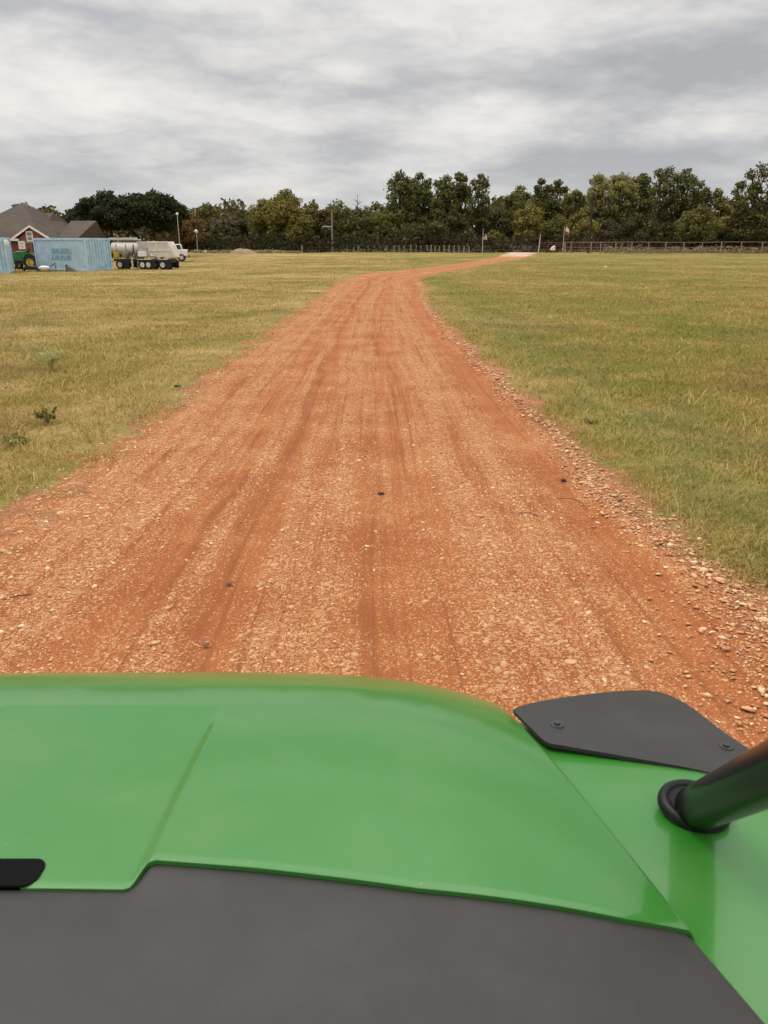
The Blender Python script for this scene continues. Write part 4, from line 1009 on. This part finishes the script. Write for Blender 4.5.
def hood_mesh():
    aa = np.concatenate([np.linspace(0, 1, NA)]); V_ = []
    yfr = lambda a: 1.548 - .082 * a ** 5
    for a in aa:
        x0 = XC + a * (xe(.85) - XC); yb = np.interp(x0, BX, BY)
        bb = np.linspace(0, 1, NB)
        for b_ in bb:
            y_ = yb + (yfr(a) - yb) * b_
            x_ = XC + a * (xe(y_) - XC)
            if b_ > .97 and a > .9: x_ -= (b_ - .97) * 1.2 * (a - .9) * 10 * .25
            sq = (y_ - yb) / (yfr(a) - yb)
            z_ = float(np.interp(PY[0] + (y_ - PY[0]) * (1 + .056 * a ** 5), PY, PZ)) - .036 * abs((x_ - XC) / .75) ** 4
            fadef = np.clip((crB[1] - y_) / .24, 0, 1); fadef = 1 - (1 - fadef) ** 2.2
            dx_ = x_ - crease(y_); s_ = np.clip((dx_ + .010) / .019, 0, 1); s_ = .7 * s_ + .3 * s_ * s_ * (3 - 2 * s_)
            z_ -= .013 * (1 - s_) * fadef
            ed = (xe(y_) - x_)                                     # rolled edges
            if ed < .012: z_ -= .012 * (1 - max(ed, 0) / .012) ** 2
            eb = y_ - yb
            if eb < .003: z_ -= .002 * (1 - eb / .003) ** 2
            V_.append((x_, y_, z_))
        # rear return lip
    V_ = np.array(V_).reshape(NA, NB, 3)
    lip = V_[:, :1, :].copy(); lip[:, :, 2] -= .007; V_ = np.concatenate([lip, V_], 1)
    side = V_[-1:, :, :].copy(); side[:, :, 2] -= .03; side[:, :, 0] -= .004; V_ = np.concatenate([V_, side], 0)
    mir = V_[1:, :, :][::-1].copy(); mir[:, :, 0] = 2 * XC - mir[:, :, 0]
    A = np.concatenate([mir, V_], 0); A[:, :, 0] -= XC
    n0, n1 = A.shape[:2]
    i = (np.arange(n0 - 1)[:, None] * n1 + np.arange(n1 - 1)[None]).ravel()
    return raw_mesh('hood', A.reshape(-1, 3), np.stack([i, i + n1, i + n1 + 1, i + 1], -1), M['hoodgreen'], utv, smooth=True)
hoodo = hood_mesh(); hoodo.data.set_sharp_from_angle(angle=R(38))
# shade inside the hood's rear slot, painted as a raised black plate
sl = MB(); s0 = hit(33, 878, Hood, .0)
def rr(cx_, cy_, w_, h_, r_, n_=6):
    out = []
    for (sx_, sy_, a0) in ((1, 1, 0), (-1, 1, 90), (-1, -1, 180), (1, -1, 270)):
        for k in range(n_ + 1):
            a = R(a0 + 90 * k / n_); out.append((cx_ + sx_ * (w_ - r_) + math.cos(a) * r_, cy_ + sy_ * (h_ - r_) + math.sin(a) * r_))
    return out
ya, yb_ = hit(20, 879, Hood)[1], hit(20, 852, Hood)[1]
poly = rr(0, (ya + yb_) / 2, (s0[0] - XC), (yb_ - ya) / 2, .017)
zs = lambda x_, y_, o_: (x_, y_, float(Hood(x_ + XC, y_)) - .013 + o_)
sl.add([zs(x_, y_, -.006) for x_, y_ in poly] + [zs(x_, y_, .002) for x_, y_ in poly], [tuple(range(len(poly))), tuple(range(len(poly), 2 * len(poly)))] + [(k, (k + 1) % len(poly), len(poly) + (k + 1) % len(poly), len(poly) + k) for k in range(len(poly))])
sl.build('latch_slot_shade', M['slotshade'], utv)
po = rr(0, (ya + yb_) / 2 + .004, (s0[0] - XC) + .006, (yb_ - ya) / 2 + .007, .014)
# cowl: lower plastic behind the hood, runs back under the windscreen line
def Cowl(x, y): return Hood(x, y) - .007
cr = np.array([hit(px, py, Cowl) for px, py in [(690, 926), (704, 938), (720, 956), (745, 985), (770, 1016)]])
def cowl_edge(y): 
    s_ = cr[np.argsort(cr[:, 1])]; p_ = np.polyfit(s_[:, 1], s_[:, 0], 1); return np.polyval(p_, y)
n0, n1 = 120, 110; V_ = np.zeros((n0, n1, 3))
for i_ in range(n0):
    for j_ in range(n1):
        y_ = .12 + (.93 - .12) * j_ / (n1 - 1); ex = min(cowl_edge(min(y_, .90)), 0.70, xe(y_) - .006 if y_ > .86 else 9) - .004
        a = i_ / (n0 - 1); x_ = XC + a * (ex - XC)
        z_ = float(Cowl(x_, y_)) - .003 - .013 * np.clip((crease(y_) + .009 - x_) / .019, 0, 1) * np.clip((y_ - .66) / .10, 0, 1) ** 1.5
        z_ -= .022 * float(np.clip((y_ - np.interp(x_, BX, BY) - .012) / .008, 0, 1))
        ed = ex - x_
        if ed < .02: z_ -= .016 * (1 - ed / .02) ** 2
        if y_ < .45: z_ -= (.45 - y_) ** 2 * .6
        V_[i_, j_] = (x_ - XC, y_, z_)
V_ = np.concatenate([V_, (V_[-1:] - np.array([0, 0, .05]))], 0)
mir = V_[1:][::-1].copy(); mir[:, :, 0] *= -1; A = np.concatenate([mir, V_], 0); n0 = len(A)
i = (np.arange(n0 - 1)[:, None] * n1 + np.arange(n1 - 1)[None]).ravel()
raw_mesh('cowl', A.reshape(-1, 3), np.stack([i, i + n1, i + n1 + 1, i + 1], -1), M['cowl'], utv, smooth=True)
# fender panels, flares, pillars (right one seen, left one mirrored)
def Fend(x, y):
    e = np.clip(x - xe(y), 0, 1)
    return np.interp(y, PY, PZ) - .034 - .05 * e - .55 * np.clip(e - .22, 0, 1) ** 2 - .03 * abs((np.polyval(pf, np.clip(y, .2, 1.48)) - XC) / .75) ** 4
def Flr(x, y):
    e = np.clip(y - 1.20, -.1, 1)
    return Fend(x, y) * 0 + 1.205 - .10 * np.clip(x - .25, 0, 1) - .10 * e - .75 * np.clip(e - .05, 0, 1) ** 2
n0, n1 = 60, 90
fv = np.zeros((n0, n1, 3))
for i_ in range(n0):
    for j_ in range(n1):
        y_ = .15 + (1.27 - .30 * (i_ / (n0 - 1)) ** 1.3 - .15) * j_ / (n1 - 1); x_ = xe(y_) - .03 + (.62) * i_ / (n0 - 1)
        fv[i_, j_] = (x_ - XC, y_, float(Fend(x_, y_)))
sd = fv[-1:].copy(); sd[:, :, 2] -= .3; sd[:, :, 0] += .02; fv = np.concatenate([fv, sd], 0); n0 += 1
i = (np.arange(n0 - 1)[:, None] * n1 + np.arange(n1 - 1)[None]).ravel(); ff = np.stack([i, i + n1, i + n1 + 1, i + 1], -1)
for s_ in (1, -1):
    raw_mesh('fender_panel', fv.reshape(-1, 3) * np.array([s_, 1, 1]), ff if s_ > 0 else ff[:, ::-1], M['hoodgreen'], utv, smooth=True)
topc = [(513, 709), (522, 705.5), (540, 701), (565, 697), (600, 692.5), (630, 690), (652, 690.5), (668, 694), (684, 702), (705, 717), (725, 733), (742, 744), (765, 760), (800, 786)]
botc = [(513, 709.6), (530, 727), (546, 743), (560, 745), (600, 752), (640, 759), (668, 764), (690, 768), (712, 773), (730, 778), (748, 783), (762, 787), (780, 792), (805, 799)]
tt_ = np.linspace(0, 1, 60); kk = np.linspace(0, 1, len(topc))
tc_ = np.stack([np.interp(tt_, kk, [q[a] for q in topc]) for a in (0, 1)], -1); bc_ = np.stack([np.interp(tt_, kk, [q[a] for q in botc]) for a in (0, 1)], -1)
n1 = 16; fl_ = np.zeros((60, n1, 3))
for i_ in range(60):
    for j_ in range(n1):
        b_ = j_ / (n1 - 1); q = bc_[i_] * (1 - b_) + tc_[i_] * b_
        p = hit(q[0], q[1], Flr); fl_[i_, j_] = p
for _ in range(3):
    fl_[1:-1] = .25 * fl_[:-2] + .5 * fl_[1:-1] + .25 * fl_[2:]
fl_[:, :, 0] -= XC
lo = fl_.copy(); lo[:, :, 2] -= .008
# underside skirt along the front edge
Vt = fl_.reshape(-1, 3); Vb = lo.reshape(-1, 3)
i = (np.arange(59)[:, None] * n1 + np.arange(n1 - 1)[None]).ravel(); q = np.stack([i, i + n1, i + n1 + 1, i + 1], -1); N = 60 * n1
rim = []
for k in range(59):
    rim.append((k * n1, k * n1 + N, (k + 1) * n1 + N, (k + 1) * n1)); rim.append((k * n1 + n1 - 1, (k + 1) * n1 + n1 - 1, (k + 1) * n1 + n1 - 1 + N, k * n1 + n1 - 1 + N))
for k in range(n1 - 1):
    rim.append((k, k + 1, k + 1 + N, k + N)); e0 = 59 * n1; rim.append((e0 + k, e0 + k + N, e0 + k + 1 + N, e0 + k + 1))
FF = np.concatenate([q, q[:, ::-1] + N, np.array(rim)], 0); VV = np.concatenate([Vt, Vb], 0)
flares = []
for s_ in (1, -1):
    o = raw_mesh('fender_flare', VV * np.array([s_, 1, 1]), FF if s_ > 0 else FF[:, ::-1], M['flare'], utv, smooth=True)
    o.data.set_sharp_from_angle(angle=R(50)); flares.append(o)
for px, py, r_ in ((557, 725, .012), (726, 747, .012)):
    p = hit(px, py, Flr); 
    for s_, fo in ((1, flares[0]), (-1, flares[1])):
        MB().lathe([(r_ * .1, .0075), (r_ * .45, .007), (r_ * .5, .003), (r_, .0028), (r_ * 1.05, 0), (r_, -.004)], 20, Matrix.Translation(((p[0] - XC) * s_, p[1], p[2]))).build('screw', M['blackmetal'], fo, smooth=True)
# pillar with rubber boot
pb = hit(691, 811, Fend); pb[2] = float(Fend(pb[0], pb[1]))
pe = np.array(W(806, 758, .66)); 
dirp = Vector(pe - pb).normalized()
for s_ in (1, -1):
    def lx(p): return Vector(((p[0] - XC) * s_, p[1], p[2]))
    B_ = Vector(pb); top = B_ + dirp * .95
    pts = [B_ - dirp * .07, B_ + dirp * .1, B_ + dirp * .5, B_ + dirp * .80, B_ + dirp * .92 + Vector((.0, -.05, .01)), Vector((top.x + .01, top.y - .35, top.z + .02)), Vector((top.x + .01, top.y - 1.5, top.z))]
    pl = MB().tube([lx(p) for p in pts], .0335, 28).build('pillar', M['tubeblack'], utv, smooth=True)
    # boot: an oval ring lying on the fender
    bt = MB(); n_, m_ = 40, 12; ring = []
    nrm = (Vector((.12, .06, 1)).normalized() + dirp * .45).normalized(); ax = Vector((dirp.x, dirp.y, 0)).normalized(); ax = (ax - nrm * ax.dot(nrm)).normalized(); ay = nrm.cross(ax)
    for k in range(n_):
        t = 2 * math.pi * k / n_; c = B_ + nrm * .006 + ax * math.cos(t) * .0395 + ay * math.sin(t) * .048 + ax * .005 + nrm * .011
        ro = (ax * math.cos(t) + ay * math.sin(t)).normalized()
        for j in range(m_):
            a = 2 * math.pi * j / m_; ring.append(lx(c + ro * math.cos(a) * .0085 + nrm * (math.sin(a) * .012)))
    bt.add(ring, [(k * m_ + j, ((k + 1) % n_) * m_ + j, ((k + 1) % n_) * m_ + (j + 1) % m_, k * m_ + (j + 1) % m_) for k in range(n_) for j in range(m_)])
    # inner collar closing the gap to the tube
    col_ = []
    for k in range(n_):
        t = 2 * math.pi * k / n_; ro = ax * math.cos(t) * .039 + ay * math.sin(t) * .047
        col_.append(lx(B_ + ro + nrm * .020 + ax * .004)); col_.append(lx(B_ + ro * .72 + nrm * .034 + ax * .014))
    bt.add(col_, [(2 * k, 2 * ((k + 1) % n_), 2 * ((k + 1) % n_) + 1, 2 * k + 1) for k in range(n_)])
    bt.build('pillar_boot', M['grommet'], pl, smooth=True)
# body below: nose, bumper, wheels, side panels (only seen from beside the photograph's place)
hw_ = xe(1.2) - XC
MB().box(-hw_ + .06, hw_ - .06, 1.30, 1.44, .55, 1.0).build('nose', M['hoodgreen'], utv, bevel=.04)
MB().box(-hw_ + .12, hw_ - .12, 1.441, 1.46, .6, .84).build('grille', M['blackmetal'], utv)
MB().tube([(-.5, 1.52, .5), (.5, 1.52, .5)], .03, 12).tube([(-.4, 1.3, .5), (-.4, 1.52, .5), (-.4, 1.5, .8)], .025, 8).tube([(.4, 1.3, .5), (.4, 1.52, .5), (.4, 1.5, .8)], .025, 8).build('bumper', M['tubeblack'], utv)
MB().box(-.55, .55, -1.6, 1.28, .35, .55).build('chassis', M['blackmetal'], utv)
for s_ in (-1, 1):
    wheel(utv, (s_ * .86, .98, .34), .34, .26, 'blackmetal', 'x'); wheel(utv, (s_ * .86, -1.2, .34), .34, .26, 'blackmetal', 'x')
    MB().box(s_ * .98 - .02, s_ * .98 + .02, -.2, .45, .5, 1.02).build('side_panel', M['hoodgreen'], utv, bevel=.015)

# ---------------------------------------------------------------- sky, sun, camera
w = bpy.data.worlds.new('World'); S.world = w; w.use_nodes = True
nt = w.node_tree; N_ = nt.nodes; L_ = nt.links; bg = N_['Background']; bg.inputs[1].default_value = .1
SUN_EL, SUN_AZ = R(60), R(-75)                       # azimuth from +Y toward +X
sky = N_.new('ShaderNodeTexSky'); sky.sky_type = 'NISHITA'; sky.sun_disc = False; sky.sun_elevation = SUN_EL; sky.sun_rotation = SUN_AZ
tc = N_.new('ShaderNodeTexCoord'); sep = N_.new('ShaderNodeSeparateXYZ'); L_.new(tc.outputs['Generated'], sep.inputs[0])
def mth(op, a, b=0., clamp=False):
    n = N_.new('ShaderNodeMath'); n.operation = op; n.use_clamp = clamp
    for v_, k_ in ((a, 0), (b, 1)):
        if isinstance(v_, (int, float)): n.inputs[k_].default_value = v_
        else: L_.new(v_, n.inputs[k_])
    return n.outputs[0]
def mr(x, a, b, lo, hi):
    n = N_.new('ShaderNodeMapRange'); n.interpolation_type = 'SMOOTHSTEP'; L_.new(x, n.inputs[0])
    for k_, v_ in zip((1, 2, 3, 4), (a, b, lo, hi)): n.inputs[k_].default_value = v_
    return n.outputs[0]
zc = mth('MAXIMUM', sep.outputs[2], 0.); den = mth('ADD', zc, .42)
cb = N_.new('ShaderNodeCombineXYZ'); L_.new(mth('DIVIDE', sep.outputs[0], den), cb.inputs[0]); L_.new(mth('DIVIDE', sep.outputs[1], den), cb.inputs[1]); L_.new(mth('MULTIPLY', mth('POWER', zc, .75), 3.4), cb.inputs[2])
def ns(scale, det, ro, off, dist=0., sc=(1, 1, 1)):
    mp = N_.new('ShaderNodeMapping'); mp.inputs['Location'].default_value = off; mp.inputs['Scale'].default_value = sc; L_.new(cb.outputs[0], mp.inputs[0])
    n = N_.new('ShaderNodeTexNoise'); n.inputs['Scale'].default_value = scale; n.inputs['Detail'].default_value = det; n.inputs['Roughness'].default_value = ro; n.inputs['Distortion'].default_value = dist
    L_.new(mp.outputs[0], n.inputs['Vector']); return n.outputs['Fac']
n1_ = ns(1.75, 10, .54, (5.3, 2.1, 0), 0., (.95, .95, 1.15)); n2_ = ns(7., 6, .6, (7.3, 4.1, 2), 0., (.9, .9, 1.2)); n3_ = ns(.9, 2, .5, (1.3, 9.1, 5))
def puff(scale, off, sc):
    wv = N_.new('ShaderNodeTexNoise'); wv.inputs['Scale'].default_value = scale * .9; wv.inputs['Detail'].default_value = 5; L_.new(cb.outputs[0], wv.inputs['Vector'])
    ad = N_.new('ShaderNodeVectorMath'); ad.operation = 'MULTIPLY_ADD'; L_.new(wv.outputs['Color'], ad.inputs[0]); ad.inputs[1].default_value = (.55, .55, .55); L_.new(cb.outputs[0], ad.inputs[2])
    mp = N_.new('ShaderNodeMapping'); mp.inputs['Location'].default_value = off; mp.inputs['Scale'].default_value = sc; L_.new(ad.outputs[0], mp.inputs[0])
    vo = N_.new('ShaderNodeTexVoronoi'); vo.feature = 'F1'; vo.inputs['Scale'].default_value = scale; L_.new(mp.outputs[0], vo.inputs['Vector'])
    return vo.outputs['Distance']
pf1, pf2 = puff(3.6, (1.2, 3.3, 0), (.8, .8, 1.2)), puff(8.5, (4.2, 1.3, 2), (.8, .8, 1.3))
f = mth('ADD', mth('ADD', mth('MULTIPLY', n1_, .68), mth('MULTIPLY', mth('SUBTRACT', .45, pf1), .18)), mth('ADD', mth('MULTIPLY', n3_, .40), mth('ADD', mth('MULTIPLY', n2_, .06), mth('MULTIPLY', mth('SUBTRACT', .45, pf2), .06))))
rp_ = N_.new('ShaderNodeValToRGB'); e = rp_.color_ramp.elements
stops = [(.42, (.44, .445, .465)), (.50, (.55, .55, .56)), (.57, (.69, .68, .67)), (.63, (.81, .79, .76)), (.71, (.92, .885, .84))]
while len(e) < len(stops): e.new(.5)
for k_, (p_, c_) in enumerate(stops): e[k_].position = p_; e[k_].color = (*c_, 1)
L_.new(f, rp_.inputs[0])
def mixc(fac, a, b, mode='MIX'):
    n = N_.new('ShaderNodeMix'); n.data_type = 'RGBA'; n.blend_type = mode
    if isinstance(fac, (int, float)): n.inputs[0].default_value = fac
    else: L_.new(fac, n.inputs[0])
    for v_, k_ in ((a, 6), (b, 7)):
        if isinstance(v_, tuple): n.inputs[k_].default_value = (*v_, 1)
        else: L_.new(v_, n.inputs[k_])
    return n.outputs[2]
c = mixc(mr(sep.outputs[2], .01, .12, .5, 0.), rp_.outputs[0], (.64, .645, .64))
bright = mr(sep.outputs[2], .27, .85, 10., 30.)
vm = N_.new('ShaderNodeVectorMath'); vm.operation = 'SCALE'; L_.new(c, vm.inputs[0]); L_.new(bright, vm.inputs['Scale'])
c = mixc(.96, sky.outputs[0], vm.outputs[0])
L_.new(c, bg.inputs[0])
sd_ = bpy.data.lights.new('sun', 'SUN'); sd_.energy = 1.4; sd_.angle = R(14); sd_.color = (1, .95, .87)
so = bpy.data.objects.new('sun', sd_); COL.objects.link(so)
dv = Vector((math.sin(SUN_AZ) * math.cos(SUN_EL), math.cos(SUN_AZ) * math.cos(SUN_EL), math.sin(SUN_EL)))
so.rotation_euler = dv.to_track_quat('Z', 'Y').to_euler(); so.location = (0, 0, 30)
cam = bpy.data.cameras.new('camera'); co = bpy.data.objects.new('camera', cam); COL.objects.link(co); S.camera = co
cam.sensor_fit = 'VERTICAL'; cam.sensor_height = 36; cam.lens = 36 * F / 1024; cam.clip_end = 4000; cam.clip_start = .05
co.location = (0, 0, CH); co.rotation_euler = (math.pi / 2 - PITCH, 0, 0)
cam.dof.use_dof = True; cam.dof.focus_distance = 9.; cam.dof.aperture_fstop = 11
S.view_settings.view_transform = 'Standard'; S.view_settings.look = 'None'; S.view_settings.exposure = 0; S.view_settings.gamma = 1
S.cycles.max_bounces = 6; S.cycles.use_denoising = True
S.cycles.use_adaptive_sampling = True; S.cycles.adaptive_threshold = .015
